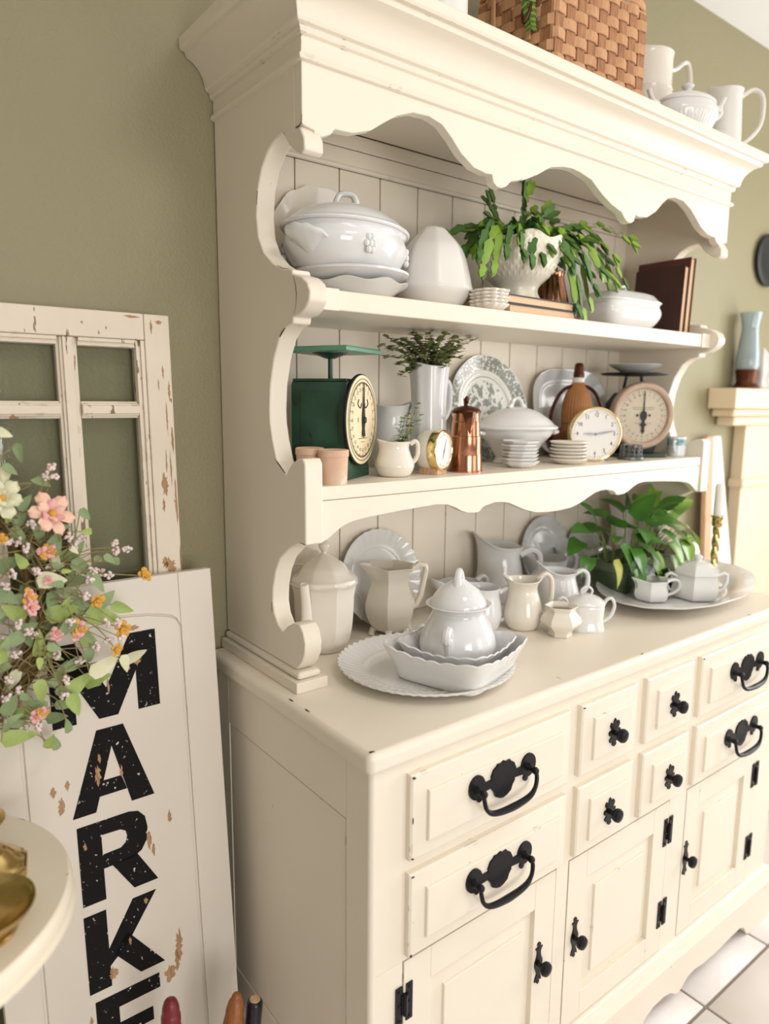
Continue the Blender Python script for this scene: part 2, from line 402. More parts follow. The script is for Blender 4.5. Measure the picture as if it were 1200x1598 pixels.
P('wall_front', wf.move(0, 0, H), M['pale'], kind='structure', smooth=0)
w1 = P('window_1', (box(2.68, 2.76, -1.18, -1.12, -.35, 1.31) + box(2.68, 2.76, -.13, -.07, -.35, 1.31) + box(2.68, 2.76, -1.18, -.07, -.35, -.29) + box(2.68, 2.76, -1.18, -.07, 1.25, 1.31)).move(0, 0, H), M['trimw'], kind='structure', bevel=.004)
for y in (-.8, -.45): P('mullion', box(2.7, 2.73, y - .015, y + .015, -.31, 1.27).move(0, 0, H), M['trimw'], w1)
for z in (.22, .74): P('mullion', box(2.7, 2.73, -1.14, -.11, z - .012, z + .012).move(0, 0, H), M['trimw'], w1)
d1 = P('door_1', (box(1.28, 1.36, -3.3, -3.18, -H, 1.07) + box(2.49, 2.57, -3.3, -3.18, -H, 1.07) + box(1.9, 1.96, -3.26, -3.2, -H, 1.07) + box(1.3, 2.55, -3.3, -3.18, 1.0, 1.08)).move(0, 0, H), M['trimw'], kind='structure', bevel=.004)
w2 = P('fill_window', (box(-1.06, -1.0, -3.3, -3.17, -.38, 1.05) + box(.24, .3, -3.3, -3.17, -.38, 1.05) + box(-1.03, .27, -3.3, -3.17, -.38, -.32) + box(-1.03, .27, -3.3, -3.17, .99, 1.05)).move(0, 0, H), M['trimw'], kind='structure', bevel=.004)  # unseen window frame added around the front fill light
for x in (-.6, -.16): P('mullion', box(x - .012, x + .012, -3.24, -3.2, -.33, 1.0).move(0, 0, H), M['trimw'], w2)
P('mullion', box(-1.01, .25, -3.24, -3.2, .32, .345).move(0, 0, H), M['trimw'], w2)
P('baseboard_back', (box(-2.3, -.005, YW - .014, YW, -H, -H + .09) + box(1.25, 1.52, YW - .014, YW, -H, -H + .09)).move(0, 0, H), M['trimw'], kind='structure', bevel=.003)
o = T('added_fill_lamp', 'added round white fill lamp, unseen on the ceiling in front of the hutch', 'lamp', (.25, -.85, CZ - .06), 0)  # made-up fixture body housing the added overhead fill
P('rim', lathe([(.235, .0), (.25, .004), (.25, .06), (.235, .06), (.235, .0)], 48, c0=False, c1=False), M['trimw'], o)
P('plate', lathe([(.234, .045), (.234, .0595)], 48), M['trimw'], o)
fl = P('floor', box(-2.4, 2.8, -3.3, YW + .1, -.12, -.004), M['grout'], kind='structure', smooth=0)
TP, GR = .288, .0065
tm = None
for i in range(-7, 11):
    for j in range(-8, 3):
        x0 = .8495 + i * TP + GR / 2; y0 = -.0665 + j * TP + GR / 2
        if y0 + TP > YW + .12 or x0 < -2.2 or x0 + TP > 2.72 or y0 < -3.2 or (j < -4 and (i < -3 or i > 6)): continue
        if tm is None: tm = mesh('tile', box(0, TP - GR, 0, TP - GR, -.006, 0), M['tile'], 35, False)
        o = P('tile', tm, None, fl, (x0, y0, 0))
        o.modifiers.new('bevel', 'BEVEL').width = .0018
# remainder of the tiled floor, out of the picture
# ================================================================ hutch: base cabinet
CR = M['cream']
W = 1.232
base = T('base_cabinet', 'cream painted base cabinet with black iron pulls, carrying the hutch', 'cabinet', (0, 0, -H))
def B(name, g, m=CR, bevel=.002, parent=None, **k): return P(name, g.move(0, 0, H), m, parent or base, bevel=bevel, **k)
B('carcass', box(.006, W - .006, .0145, .475, -.722, -.0326), bevel=0)
for x0, x1 in ((0.0062, .0591), (.402, .4347), (.759, .8231), (1.132, W - .0062)): B('face_stile', box(x0, x1, 0, .0144, -.6835, -.3402), bevel=.0008)
B('face_rail', box(.0062, W - .0062, 0, .0144, -.34, -.0328), bevel=.0008)
B('face_rail', box(.0062, W - .0062, 0, .0144, -.722, -.6837), bevel=.0008)
B('corner_post', sweep([(.007, .007, -.722), (.007, .007, -.0328)], .0072, 16), bevel=0)
B('side_stile', box(0, .006, .006, .058, -.722, -.0326), bevel=.0015)
B('side_stile', box(0, .006, .43, .475, -.722, -.0326), bevel=.0015)
B('side_rail', box(0, .006, .0585, .4295, -.124, -.0326), bevel=.0015)
B('side_rail', box(0, .006, .0585, .4295, -.722, -.62), bevel=.0015)
B('side_panel', box(.0015, .006, .0603, .4277, -.6178, -.1263), bevel=.0006)
B('side_stile', box(W - .006, W, 0, .475, -.722, -.0326), bevel=.0015)
B('worktop', box(-.0095, W + .0095, -.0095, YW - .001, -.0326, 0), bevel=.011, seg=4)
# stepped moulding and scalloped skirt
def mitre(prof, x0, x1, yf, yb, d0=-.012):
    """run a moulding profile [(outward, z)] round left side, front and right side"""
    pr = [(d0, prof[0][1])] + prof + [(d0, prof[-1][1])]; n = len(pr); v = []
    for path in range(4):
        for d, z in pr:
            v.append([(x0 - d, yb, z), (x0 - d, yf - d, z), (x1 + d, yf - d, z), (x1 + d, yb, z)][path])
    f = [(k * n + i, (k + 1) * n + i, (k + 1) * n + (i + 1) % n, k * n + (i + 1) % n) for k in range(3) for i in range(n)]
    f += [tuple(range(n)), tuple(3 * n + i for i in range(n))[::-1]]
    g = G(v, f)
    return g
B('base_molding', mitre([(.022, -.724), (.022, -.712), (.018, -.708), (.016, -.7), (.011, -.694), (.009, -.688), (.002, -.684)], 0, W, 0, .475, -.004), bevel=0)
half = [(0, -.82), (.1, -.82), (.108, -.812), (.122, -.792), (.145, -.782), (.19, -.784), (.25, -.789), (.31, -.788), (.35, -.782), (.378, -.786), (.4, -.8), (.412, -.806), (.425, -.802), (.445, -.788), (.47, -.782), (.51, -.783), (.535, -.792), (.55, -.803), (.57, -.809), (.616, -.81)]
out = [(-.02, -.724), (-.02, -.82)] + half[1:] + [(W - x, z) for x, z in reversed(half[1:-1])] + [(W + .02, -.82), (W + .02, -.724)]
B('skirt', prism(out, -.02, .0, 'xz'), bevel=.002)
for xa, xb in ((-.02, .0), (W, W + .02)):
    B('skirt_side', prism([(.001, -.724), (.001, -.82), (.08, -.82), (.1, -.79), (.14, -.782), (.34, -.782), (.38, -.79), (.4, -.82), (.475, -.82), (.475, -.724)], xa, xb, 'yz'), bevel=.002)

def raised(x0, x1, z0, z1, rings, y_back=0.0):
    """nested rectangle rings (inset, y): a raised-field panel in the xz plane facing -y"""
    v = []; f = []; R = [(0, y_back)] + rings
    for ins, y in R:
        v += [(x0 + ins, y, z0 + ins), (x1 - ins, y, z0 + ins), (x1 - ins, y, z1 - ins), (x0 + ins, y, z1 - ins)]
    for k in range(len(R) - 1):
        for i in range(4): f.append((k * 4 + i, k * 4 + (i + 1) % 4, k * 4 + 4 + (i + 1) % 4, k * 4 + 4 + i))
    k = (len(R) - 1) * 4
    f += [(k, k + 1, k + 2, k + 3), (3, 2, 1, 0)]
    return G(v, f)

def yprism(out, y0, y1): return prism(out, y0, y1, 'xz')
def oval(rx, rz, n=20, cx=0, cz=0, mod=None):
    return [(cx + rx * (mod(2 * pi * i / n) if mod else 1) * cos(2 * pi * i / n), cz + rz * (mod(2 * pi * i / n) if mod else 1) * sin(2 * pi * i / n)) for i in range(n)]
# bail pull: shield plate, two oval rosettes, posts and a drop bail
shield = [(.0, -.031), (.008, -.029), (.017, -.024), (.02, -.016), (.025, -.01), (.024, .002), (.027, .01), (.022, .02), (.015, .024), (.013, .027), (.006, .026), (0, .029)]
shield = shield + [(-x, z) for x, z in reversed(shield[1:-1])]
pg = yprism(shield, -.0032, 0)
for s in (-1, 1):
    pg += yprism(oval(.0165, .019, 18, s * .056, .004), -.0032, 0) + yprism(oval(.005, .005, 8, s * .05, -.016), -.0032, 0)
    pg += yprism([(s * .02, -.006), (s * .046, -.008), (s * .046, .006), (s * .02, .006)], -.003, 0)
    pg += sweep([(s * .056, -.002, 0), (s * .056, -.007, 0), (s * .056, -.015, 0)], [.0075, .005, .0045], 10) + ball(.006, s * .056, -.0165, 0)
    pg += yprism(oval(.003, .003, 8, s * .056, .004), -.005, 0)
pg += sweep(spl([(-.056, -.0165, 0), (-.057, -.019, -.01), (-.052, -.0205, -.025), (-.036, -.022, -.034), (0, -.0225, -.037), (.036, -.022, -.034), (.052, -.0205, -.025), (.057, -.019, -.01), (.056, -.0165, 0)], 5), [.0034, .0034, .0034, .0048, .0058, .0048, .0034, .0034, .0034], 8)
ME_pull = mesh('drawer_pull', pg, M['iron'], 40)
# ball knob on a cut-out plate
kl = spl([(0, -.026), (.006, -.022), (.004, -.016), (.011, -.017), (.015, -.011), (.009, -.006), (.016, -.002), (.016, .005), (.009, .007), (.014, .014), (.01, .021), (.004, .016), (.004, .022), (0, .027)], 2)
kl = kl + [(-x, z) for x, z in reversed(kl[1:-1])]
kn = lathe([(.0055, 0), (.0045, .004), (.0042, .009), (.007, .0105), (.0115, .0135), (.0128, .018), (.011, .0225), (.005, .025), (.0005, .0255)], 16).rot('x', pi / 2)
ME_knob = mesh('drawer_knob', yprism(kl, -.002, 0) + kn, M['iron'], 40)
dl = spl([(0, -.04), (.004, -.036), (.002, -.031), (.0085, -.034), (.007, -.026), (.004, -.02), (.0065, -.012), (.0095, -.004), (.0095, .005), (.006, .013), (.0045, .022), (.007, .028), (.0095, .031), (.003, .032), (.0045, .038), (0, .041)], 2)
dl = dl + [(-x, z) for x, z in reversed(dl[1:-1])]
ME_dknob = mesh('door_knob', yprism(dl, -.002, 0) + kn, M['iron'], 40)
hg = box(-.0155, -.0035, -.002, 0, -.03, .03) + box(.0035, .0155, -.002, 0, -.03, .03) + box(-.006, .006, -.0035, 0, -.016, .016) + sweep([(0, -.004, -.017), (0, -.004, .017)], .0036, 8)
for x in (-.0095, .0095):
    for z in (-.024, 0, .024): hg += lathe([(.0028, 0), (.0022, .0015)], 8).rot('x', pi / 2).move(x, -.002, z)
ME_hinge = mesh('hinge', hg, M['iron'], 35)

def drawer(x0, x1, z0, z1, hw, band=.026):
    d = B('drawer', raised(x0, x1, z0, z1, [(0, -.009), (.003, -.0115), (band - .0005, -.0145), (band + .0005, -.0185), (band + .002, -.0195)]), bevel=0, smooth=20)
    P('drawer_pull' if hw is ME_pull else 'drawer_knob', hw, None, d, ((x0 + x1) / 2, -.0195, (z0 + z1) / 2 + (.008 if hw is ME_pull else -.002) + H))
ZD = [(-.1784, -.0495), (-.3296, -.1987)]
for z0, z1 in ZD:
    drawer(.0611, .4069, z0, z1, ME_pull); drawer(.8251, 1.1709, z0, z1, ME_pull)
    drawer(.4367, .5998, z0, z1, ME_knob); drawer(.6322, .7953, z0, z1, ME_knob)
def door(x0, x1, z0, z1, knob_x, hinge_x):
    fw = .052
    fr = box(x0, x0 + fw, -.001, .0125, z0, z1) + box(x1 - fw, x1, -.001, .0125, z0, z1) + box(x0 + fw, x1 - fw, -.001, .0125, z1 - fw, z1) + box(x0 + fw, x1 - fw, -.001, .0125, z0, z0 + fw)
    d = B('door', fr, bevel=.0012)
    P('raised_panel', raised(x0 + fw, x1 - fw, z0 + fw, z1 - fw, [(0, .0085), (.028, .0035), (.0285, -.0002), (.03, -.0012)], .012).move(0, 0, H), CR, d, smooth=20)
    P('door_knob', ME_dknob, None, d, (knob_x, -.001, -.502 + H))
    for hz in (-.408, -.594): P('hinge', ME_hinge, None, d, (hinge_x, -.001, hz + H))
door(.0611, .4, -.6816, -.342, .362, .0611)
door(.4367, .757, -.6816, -.342, .461, .757)
door(.8251, 1.13, -.6816, -.342, .836, 1.13)

# ================================================================ hutch: open shelf unit
xs, xr, th = .0292, 1.2032, .032
hut = T('hutch_shelf_unit', 'cream painted open hutch with scalloped sides and crown, standing on the base cabinet', 'hutch', (0, 0, 0))
def U(name, g, m=CR, bevel=.002, **k): return P(name, g, m, hut, bevel=bevel, **k)
side = [(.4915, .953), (.2265, .953), (.2265, .834), (.214, .833), (.203, .816), (.202, .8), (.211, .7955), (.226, .802), (.246, .817), (.257, .831), (.2625, .837),
        (.285, .833), (.306, .824), (.327, .804), (.341, .775), (.346, .738), (.341, .707), (.325, .682), (.298, .662), (.267, .648), (.24, .645), (.238, .638),
        (.214, .632), (.198, .622), (.191, .609), (.193, .597), (.203, .586), (.218, .579), (.237, .577), (.239, .568),
        (.263, .562), (.28, .549), (.298, .519), (.31, .48), (.314, .44), (.313, .42), (.306, .393), (.293, .36), (.264, .341), (.258, .35), (.247, .36), (.23, .368), (.215, .37), (.2085, .362), (.208, .328), (.208, .238),
        (.232, .237), (.26, .223), (.287, .203), (.303, .178), (.312, .149), (.314, .125), (.309, .106), (.297, .091), (.281, .083), (.269, .095), (.247, .107), (.229, .108), (.218, .098), (.212, .081), (.214, .063), (.222, .048), (.236, .0335), (.242, .0305), (.4915, .0305)]
for x in (xs, xr - th):
    U('side_panel', prism(side, x, x + th, 'yz'), bevel=.003)
for x in (xs, xr - th):   # moulded plinth under each side panel
    U('plinth', box(x - .013, x + th + .013, .2164, YW - .004, 0, .018), bevel=.0015)
    U('plinth_molding', box(x - .006, x + th + .006, .2235, YW - .004, .018, .0305), bevel=.006)
U('frieze', prism([(xs, .953), (xr, .953), (xr, .834)] + [(1.2324 - x, z) for x, z in reversed(
    [(.049, .826), (.062, .824), (.078, .831), (.084, .839), (.098, .8395), (.117, .841), (.149, .852), (.173, .868), (.197, .883), (.229, .895), (.262, .897), (.289, .891), (.31, .876), (.332, .857), (.362, .841), (.392, .837), (.405, .8385), (.409, .826), (.418, .821), (.43, .8205), (.442, .826), (.453, .836), (.489, .8455), (.522, .86), (.556, .879), (.592, .8865)])][::-1][::-1][:0]
    + [(xr - .02, .83)] + [(1.2324 - x, z) for x, z in
    [(.049, .826), (.062, .824), (.078, .831), (.084, .839), (.098, .8395), (.117, .841), (.149, .852), (.173, .868), (.197, .883), (.229, .895), (.262, .897), (.289, .891), (.31, .876), (.332, .857), (.362, .841), (.392, .837), (.405, .8385), (.409, .826), (.418, .821), (.43, .8205), (.442, .826), (.453, .836), (.489, .8455), (.522, .86), (.556, .879), (.592, .8865)]]
    + [(.6162, .8885)] + [(x, z) for x, z in reversed(
    [(.049, .826), (.062, .824), (.078, .831), (.084, .839), (.098, .8395), (.117, .841), (.149, .852), (.173, .868), (.197, .883), (.229, .895), (.262, .897), (.289, .891), (.31, .876), (.332, .857), (.362, .841), (.392, .837), (.405, .8385), (.409, .826), (.418, .821), (.43, .8205), (.442, .826), (.453, .836), (.489, .8455), (.522, .86), (.556, .879), (.592, .8865)])]
    + [(xs + .02, .83), (xs, .834)], .208, .226, 'xz'), bevel=.0015)
U('crown', mitre([(.0, .9145), (.005, .9165), (.0065, .92), (.005, .9235), (0.0005, .925), (.0005, .947), (.005, .949), (.007, .953), (.007, .957), (.0125, .959), (.0145, .963), (.0145, .966), (.018, .978), (.024, .988), (.034, .997), (.045, 1.002), (.047, 1.006), (.0475, 1.009), (.054, 1.0105), (.0565, 1.014), (.0565, 1.028), (.054, 1.03)], xs, xr, .208, YW - .002, -.001), bevel=0, smooth=25)
U('top_panel', box(xs + .002, xr - .002, .227, YW - .004, 1.0, 1.0295), bevel=0)
U('soffit', box(xs + th, xr - th, .227, .455, .9445, .953), bevel=0)
U('shelf', box(xs + th, xr - th, .2165, .4615, .5895, .6192), bevel=.0025)
for x0, x1 in ((xs + th, xs + th + .034), (xr - th - .034, xr - th)):
    U('shelf_block', box(x0, x1, .2135, .23, .5885, .6205), bevel=.001)
U('shelf', box(xs + th, xr - th, .2128, .4615, .3035, .3252), bevel=.002)
ap = [(.061, .2375), (.074, .2425), (.085, .25), (.098, .258), (.11, .263), (.123, .266), (.152, .2695), (.224, .2745), (.3, .278), (.325, .2755), (.344, .269), (.36, .261), (.375, .2565), (.395, .255), (.405, .256), (.411, .262), (.418, .2655), (.445, .27), (.465, .269), (.483, .266), (.507, .257), (.531, .248), (.562, .2405), (.6, .238)]
U('apron', prism([(xs + th, .303), (xr - th, .303)] + [(1.2324 - x, z) for x, z in ap] + ap[::-1], .2135, .231, 'xz'), bevel=.0015)
for i in range(-3, 10):
    a = max(.2632 + i * .0954 + .0012, xs + th); b = min(.2632 + (i + 1) * .0954 - .0012, xr - th)
    if b - a > .01: U('plank', box(a, b, .4615, .471, .0005, .8795), bevel=.0015)
U('back_board', box(xs + th, xr - th, .471, .478, .0005, .953), M['seamshade'], bevel=0)  # dark sheet standing in for the shade in the plank seams
U('rail_bead', sweep([(xs + th, .459, .884), (xr - th, .459, .884)], .0048, 10), bevel=0)
U('back_rail', box(xs + th, xr - th, .4595, .471, .8865, .9165), bevel=.001)
U('back_rail', box(xs + th, xr - th, .459, .471, .918, .9445), bevel=.001)

# small chips in the paint where the photograph shows dark wood
M['chip'] = mat('bare_dark_wood', (58, 42, 34), .8)
rc = random.Random(9)
def sliver(pts, w):
    L = []; Rr = []
    for i, (a, b) in enumerate(pts):
        k = w * rc.uniform(.35, 1) * (.3 if i in (0, len(pts) - 1) else 1); p0 = pts[max(i - 1, 0)]; p1 = pts[min(i + 1, len(pts) - 1)]; dx, dy = p1[0] - p0[0], p1[1] - p0[1]; n = sqrt(dx * dx + dy * dy) or 1
        L.append((a - dy / n * k, b + dx / n * k)); Rr.append((a + dy / n * k, b - dx / n * k))
    return L + Rr[::-1]
for pts, w in (([(.2085, .846), (.2095, .836), (.216, .8338), (.225, .8335)], .0012), ([(.2365, .636), (.231, .625), (.2275, .61), (.2285, .595), (.234, .581)], .0009), ([(.209, .239), (.216, .2395), (.224, .2405)], .0012),
               ([(.299, .363), (.285, .3545), (.268, .3435)], .0011), ([(.283, .656), (.265, .649), (.246, .6465)], .0011), ([(.262, .563), (.272, .557), (.279, .5505)], .0012), ([(.3165, .125), (.317, .117), (.3165, .108)], .0012), ([(.342, .775), (.3455, .755)], .0008)):
    P('paint_chip', prism(sliver(pts, w), xs - .0002, xs + .001, 'yz'), M['chip'], hut, smooth=0)
for x, z, w, h in ((.0655, -.0535, .0035, .0022), (.0648, -.1745, .003, .0014), (.0662, -.2028, .0036, .0016), (.0648, -.3262, .002, .0028), (.4405, -.0532, .003, .0012), (.0642, -.115, .0008, .006), (.8288, -.0528, .003, .0012)):
    n = 12; P('paint_chip', prism([(x + w * cos(2 * pi * i / n) * rc.uniform(.5, 1.1), z + h * sin(2 * pi * i / n) * rc.uniform(.5, 1.1)) for i in range(n)], -.0126, -.0105, 'xz').move(0, 0, H), M['chip'], base, smooth=0)
for x, y, w, h in ((.0005, .0015, .004, .0022), (.0045, .0, .0016, .002), (-.0005, .205, .0014, .007), (.0, .16, .0016, .008), (.62, .0, .006, .001), (1.03, .0, .008, .001)):
    n = 12; P('paint_chip', prism([(x + w * cos(2 * pi * i / n) * rc.uniform(.5, 1.1), y + h * sin(2 * pi * i / n) * rc.uniform(.5, 1.1)) for i in range(n)], -.002, .00025, 'xy').move(0, 0, H), M['chip'], base, smooth=0)

# ================================================================ ceramics on the worktop
Z1, Z2, ZT = .3252, .6192, 1.03
wh, wm, bl, mt = M['white'], M['warm'], M['blue'], M['matte']
def off(p, d): return [(r + d, z) for r, z in p]
def plateG(r, h, well=.62, t=.004, n=48, mod=None):
    top = [(r * well * .5, t * 1.2), (r * well, t * 1.3), (r * (well + .05), t * 1.8), (r * (well + .12), h * .42), (r * .97, h * .93), (r, h)]
    und = [(r * .99, h - t * .9), (r * (well + .12), h * .42 - t), (r * (well + .02), t * .6), (r * well * .97, 0), (r * well * .88, 0), (r * well * .84, t * .5), (r * .1, t * .5)]
    return lathe(und[::-1] + spl(top[::-1], 3), n, mod)
def pleat(nf, amp, t0=.35, edge=0):
    def m(th, t, r, z):
        s = sstep(t0, 1, t); return r * (1 + edge * s * cos(nf * th)), z + amp * s * cos(nf * th)
    return m

# octagonal panelled teapot
o = T('teapot', 'tall panelled cream teapot with domed lid behind the left scroll of the hutch', 'teapot', (.168, .372, 0), 214)
n8 = ngon_mod(8, .85)
scal = lambda th, t, r, z: (r * (1 + (n8(th) - 1) * sstep(0, .25, t)), z - .004 * (1 - cos(8 * th)) * .5 * sstep(.9, 1, t))
P('body', vessel([(.034, 0), (.039, .003), (.048, .018), (.0545, .045), (.0575, .08), (.0585, .105), (.062, .122), (.066, .13)], .004, 64, scal, 4), wm, o)
P('lid', lathe(spl([(.0635, .128), (.062, .135), (.055, .139), (.047, .147), (.04, .157), (.026, .168), (.013, .176), (.008, .18)], 3), 64, lambda th, t, r, z: (r * (1 + (n8(th) - 1) * (1 - t * .6)), z)) +
  lathe(spl([(.006, .178), (.005, .184), (.009, .19), (.0105, .196), (.006, .203), (.001, .207)], 3), 16), wm, o)
P('spout', sweep(spl([(.046, 0, .03), (.066, 0, .038), (.077, 0, .065), (.081, 0, .105), (.088, 0, .142)], 5), [.015, .0125, .01, .0082, .0072], 14, 1.1) + lathe([(.0072, 0), (.006, .001), (.0045, -.012)], 14).rot('y', .3).move(.0885, 0, .1425), wm, o)
P('handle', loop_handle(.056, .035, .122, .038, .006), wm, o)

# fluted dishes propped against the back
def prop(name, g, m, label, x, zb, yb, tilt, cat='plate', group=None):
    q = P(name, g, m); tag(q, label, cat, group); return lean(q, g, tilt, zb, yb, x)
fg = plateG(.1, .02, .58, .004, 120, pleat(30, .0022, .45, .012))
prop('fluted_plate', fg, wh, 'round pleated white plate leaning on the back boards behind the hexagonal pitcher', .346, 0, .459, 13)
f2 = plateG(.09, .018, .58, .004, 96, pleat(24, .002, .45, .02))
prop('fluted_plate', f2, wm, 'cream scallop edged plate leaning on the back boards behind the tall teapot', .153, 0, .459, 10)
f3 = plateG(.088, .018, .6, .004, 120, pleat(30, .002, .5, .01))
prop('fluted_plate', f3, bl, 'grey white pleated plate leaning behind the creamers, nearest the pothos', .868, 0, .459, 9)
f4 = plateG(.07, .014, .66, .004, 48)
prop('plain_plate', f4, wh, 'plain white plate leaning on the back boards behind the pothos leaves', 1.03, 0, .459, 8)

# hexagonal pitcher
h6 = ngon_mod(6, 1.0)
o = T('hexagonal_pitcher', 'six sided cream pitcher with squared handle beside the tall teapot', 'pitcher', (.322, .37, 0), 166)
hm = lambda th, t, r, z: (r * h6(th) * (1 + .3 * exp(-(wrap(th) / .35) ** 2) * sstep(.75, 1, t)), z + .008 * exp(-(wrap(th) / .5) ** 2) * sstep(.8, 1, t))
P('body', vessel([(.03, .008), (.036, .011), (.047, .03), (.0535, .05), (.053, .068), (.047, .088), (.041, .104), (.041, .115), (.047, .13), (.052, .136)], .003, 48, hm, 4, .014), wm, o)
P('handle', sweep([(-.042, 0, .123), (-.06, 0, .135), (-.075, 0, .131), (-.077, 0, .122), (-.066, 0, .07), (-.056, 0, .052), (-.048, 0, .048)], [.0055] * 7, 8, 1.3), wm, o)
for k in range(6): P('foot', sweep([(.036 * cos(k * pi / 3), .036 * sin(k * pi / 3), .014), (.04 * cos(k * pi / 3), .04 * sin(k * pi / 3), .006), (.041 * cos(k * pi / 3), .041 * sin(k * pi / 3), .001)], [.007, .006, .0075], 8), wm, o)

# platter with pleated rim, two nested square dishes and the sugar bowl
pm = lambda th, t, r, z: (r * (1 + .012 * sstep(.3, 1, t) * cos(56 * th)), z + .0014 * sstep(.15, .7, t) * cos(56 * th) * (.3 + .7 * abs(cos(2 * th + .6))))
o = S('platter', plateG(.15, .022, .66, .005, 224, pm).scale(1, .97, 1), wh, 'large round white platter with pleated rim under the two square dishes', 'platter', (.243, .17, 0), -32, smooth=50)
def sqdish(a, b, c, h, wav, n=192, t=.004):
    """square dish: base half-size a, rim half-size b, waved rim"""
    def sq(th, k=7.0): return 1 / ((abs(cos(th)) ** k + abs(sin(th)) ** k) ** (1 / k))
    md = lambda th, tt, r, z: (r * sq(th), z + (wav * .6 * abs(sin(12 * th)) * sstep(.7, 1, tt) + .007 * abs(sin(2 * th)) ** 3 * sstep(.3, 1, tt)))
    return vessel([(a, 0), (a + .006, .003), (a + .4 * (b - a), h * .4), (a + .75 * (b - a), h * .75), (b, h)], t, n, md, 4)
S('square_dish', sqdish(.07, .0965, 0, .05, .0045), wh, 'larger white square dish with scalloped rim on the platter, holding the smaller one', 'dish', (.266, .122, .0065), 17)
S('square_dish', sqdish(.053, .08, 0, .046, .004), bl, 'smaller white square dish nested under the lidded sugar bowl', 'dish', (.272, .125, .0125), 17)
o = T('sugar_bowl', 'lidded white sugar bowl with curled handles sitting in the nested square dishes', 'sugar bowl', (.28, .133, .0165), 214)
P('body', vessel([(.042, 0), (.048, .002), (.058, .012), (.064, .03), (.0635, .045), (.056, .068), (.047, .085), (.0435, .094), (.047, .102), (.055, .107)], .0035, 48, None, 4), bl, o)
P('lid', lathe(spl([(.047, .104), (.0465, .108), (.043, .118), (.034, .13), (.022, .139), (.012, .146), (.007, .15)], 3), 40), bl, o)
P('lid_handle', sweep(spl([(-.016, 0, .138), (-.012, 0, .152), (-.004, 0, .162), (.004, 0, .162), (.012, 0, .152), (.016, 0, .138)], 4), [.006, .0045, .004, .004, .0045, .006], 8, 1.3), bl, o)
for s in (0, pi):
    P('handle', sweep(spl([(.052, 0, .02), (.06, 0, .034), (.063, 0, .055), (.064, 0, .072), (.07, 0, .082), (.081, 0, .083), (.087, 0, .074), (.083, 0, .066), (.078, 0, .068)], 4), [.008, .0062, .0055, .0055, .0055, .0058, .006, .0062, .0068], 8, 1.25).rot('z', s), bl, o)

# pitchers in the middle
def jug(name, label, loc, rz, prof, m, spout=(.35, .012, .5, .6, 0), handle=(.03, .1, .035, .0055, 1.5), shape=None, n=48, t=.003, hx=None, cat='pitcher', k=4, group=None, flute=None):
    o = T(name, label, cat, loc, rz, group)
    P('body', vessel(prof, t, n, jug_mod(*spout, shape, flute), k), m, o)
    if handle:
        z0, z1, out, r, fl = handle
        hr = hx if hx is not None else min(max([pr for pr, pz in prof if abs(pz - z1) < .03] or [.03]), 1)
        P('handle', loop_handle(hr, z0, z1, out, r, fl), m, o)
    return o
jug('pitcher', 'large white pitcher with tall slanted lip standing behind the lidded sugar bowl', (.672, .408, 0), 156,
    [(.04, 0), (.046, .004), (.053, .03), (.054, .055), (.05, .085), (.046, .105), (.048, .12), (.054, .13)], bl, (.3, .034, .75, .55, -.006), (.03, .105, .05, .0075, 1.5), hx=.05)
jug('pitcher', 'small white creamer half hidden directly behind the lidded sugar bowl', (.492, .283, 0), 150,
    [(.03, 0), (.034, .004), (.039, .025), (.037, .05), (.033, .07), (.036, .085)], bl, (.3, .016, .7, .55, 0), (.014, .074, .034, .005, 1.4), hx=.035)
jug('pitcher', 'slim white creamer with wavy lip standing to the right of the lidded sugar bowl', (.56, .236, 0), 148,
    [(.025, 0), (.031, .003), (.0385, .02), (.0395, .035), (.034, .06), (.028, .078), (.03, .09), (.036, .1)], wm, (.3, .012, .55, .55, .006), (.018, .1, .028, .005, 1.5), hx=.031)
jug('pitcher', 'white rounded creamer standing behind the tiny hexagonal cup', (.71, .268, 0), 150,
    [(.03, 0), (.035, .004), (.043, .03), (.044, .048), (.039, .068), (.037, .08), (.041, .09)], bl, (.34, .026, .7, .5, 0), (.03, .083, .03, .005, 1.4), hx=.038)
jug('sauce_boat', 'small white sauce boat with wide lip behind the large pitcher', (.845, .41, 0), 150,
    [(.024, 0), (.026, .008), (.03, .02), (.045, .05), (.05, .075)], bl, (.45, .016, .6, .4, .006), (.03, .08, .03, .0045, 1.3), hx=.046, cat='sauce boat')
jug('sauce_boat', 'white sauce boat with tall ear handle under the pleated plate', (.967, .4, 0), 150,
    [(.026, 0), (.028, .008), (.034, .02), (.047, .05), (.05, .072)], wh, (.45, .018, .6, .4, .006), (.022, .08, .036, .005, 1.4), hx=.046, cat='sauce boat')
jug('sauce_boat', 'white sauce boat whose spoon shaped lip rises behind the lidded sugar bowl', (.52, .375, 0), 176,
    [(.024, 0), (.026, .008), (.03, .02), (.046, .05), (.05, .07)], bl, (.6, .018, .45, .4, 0), (.02, .07, .028, .0045, 1.3), hx=.044, cat='sauce boat')
# tiny hexagonal cup
h6b = ngon_mod(6, .9)
o = S('hexagonal_cup', vessel([(.022, 0), (.024, .002), (.023, .008), (.028, .014), (.038, .024), (.04, .031), (.036, .04), (.029, .048), (.028, .053), (.033, .06)], .0028, 48,
      lambda th, t, r, z: (r * h6b(th), z), 4), M['roseb'] if 0 else wm, 'tiny six sided cream cup standing at the front of the pitchers', 'cup', (.584, .158, 0), 12)
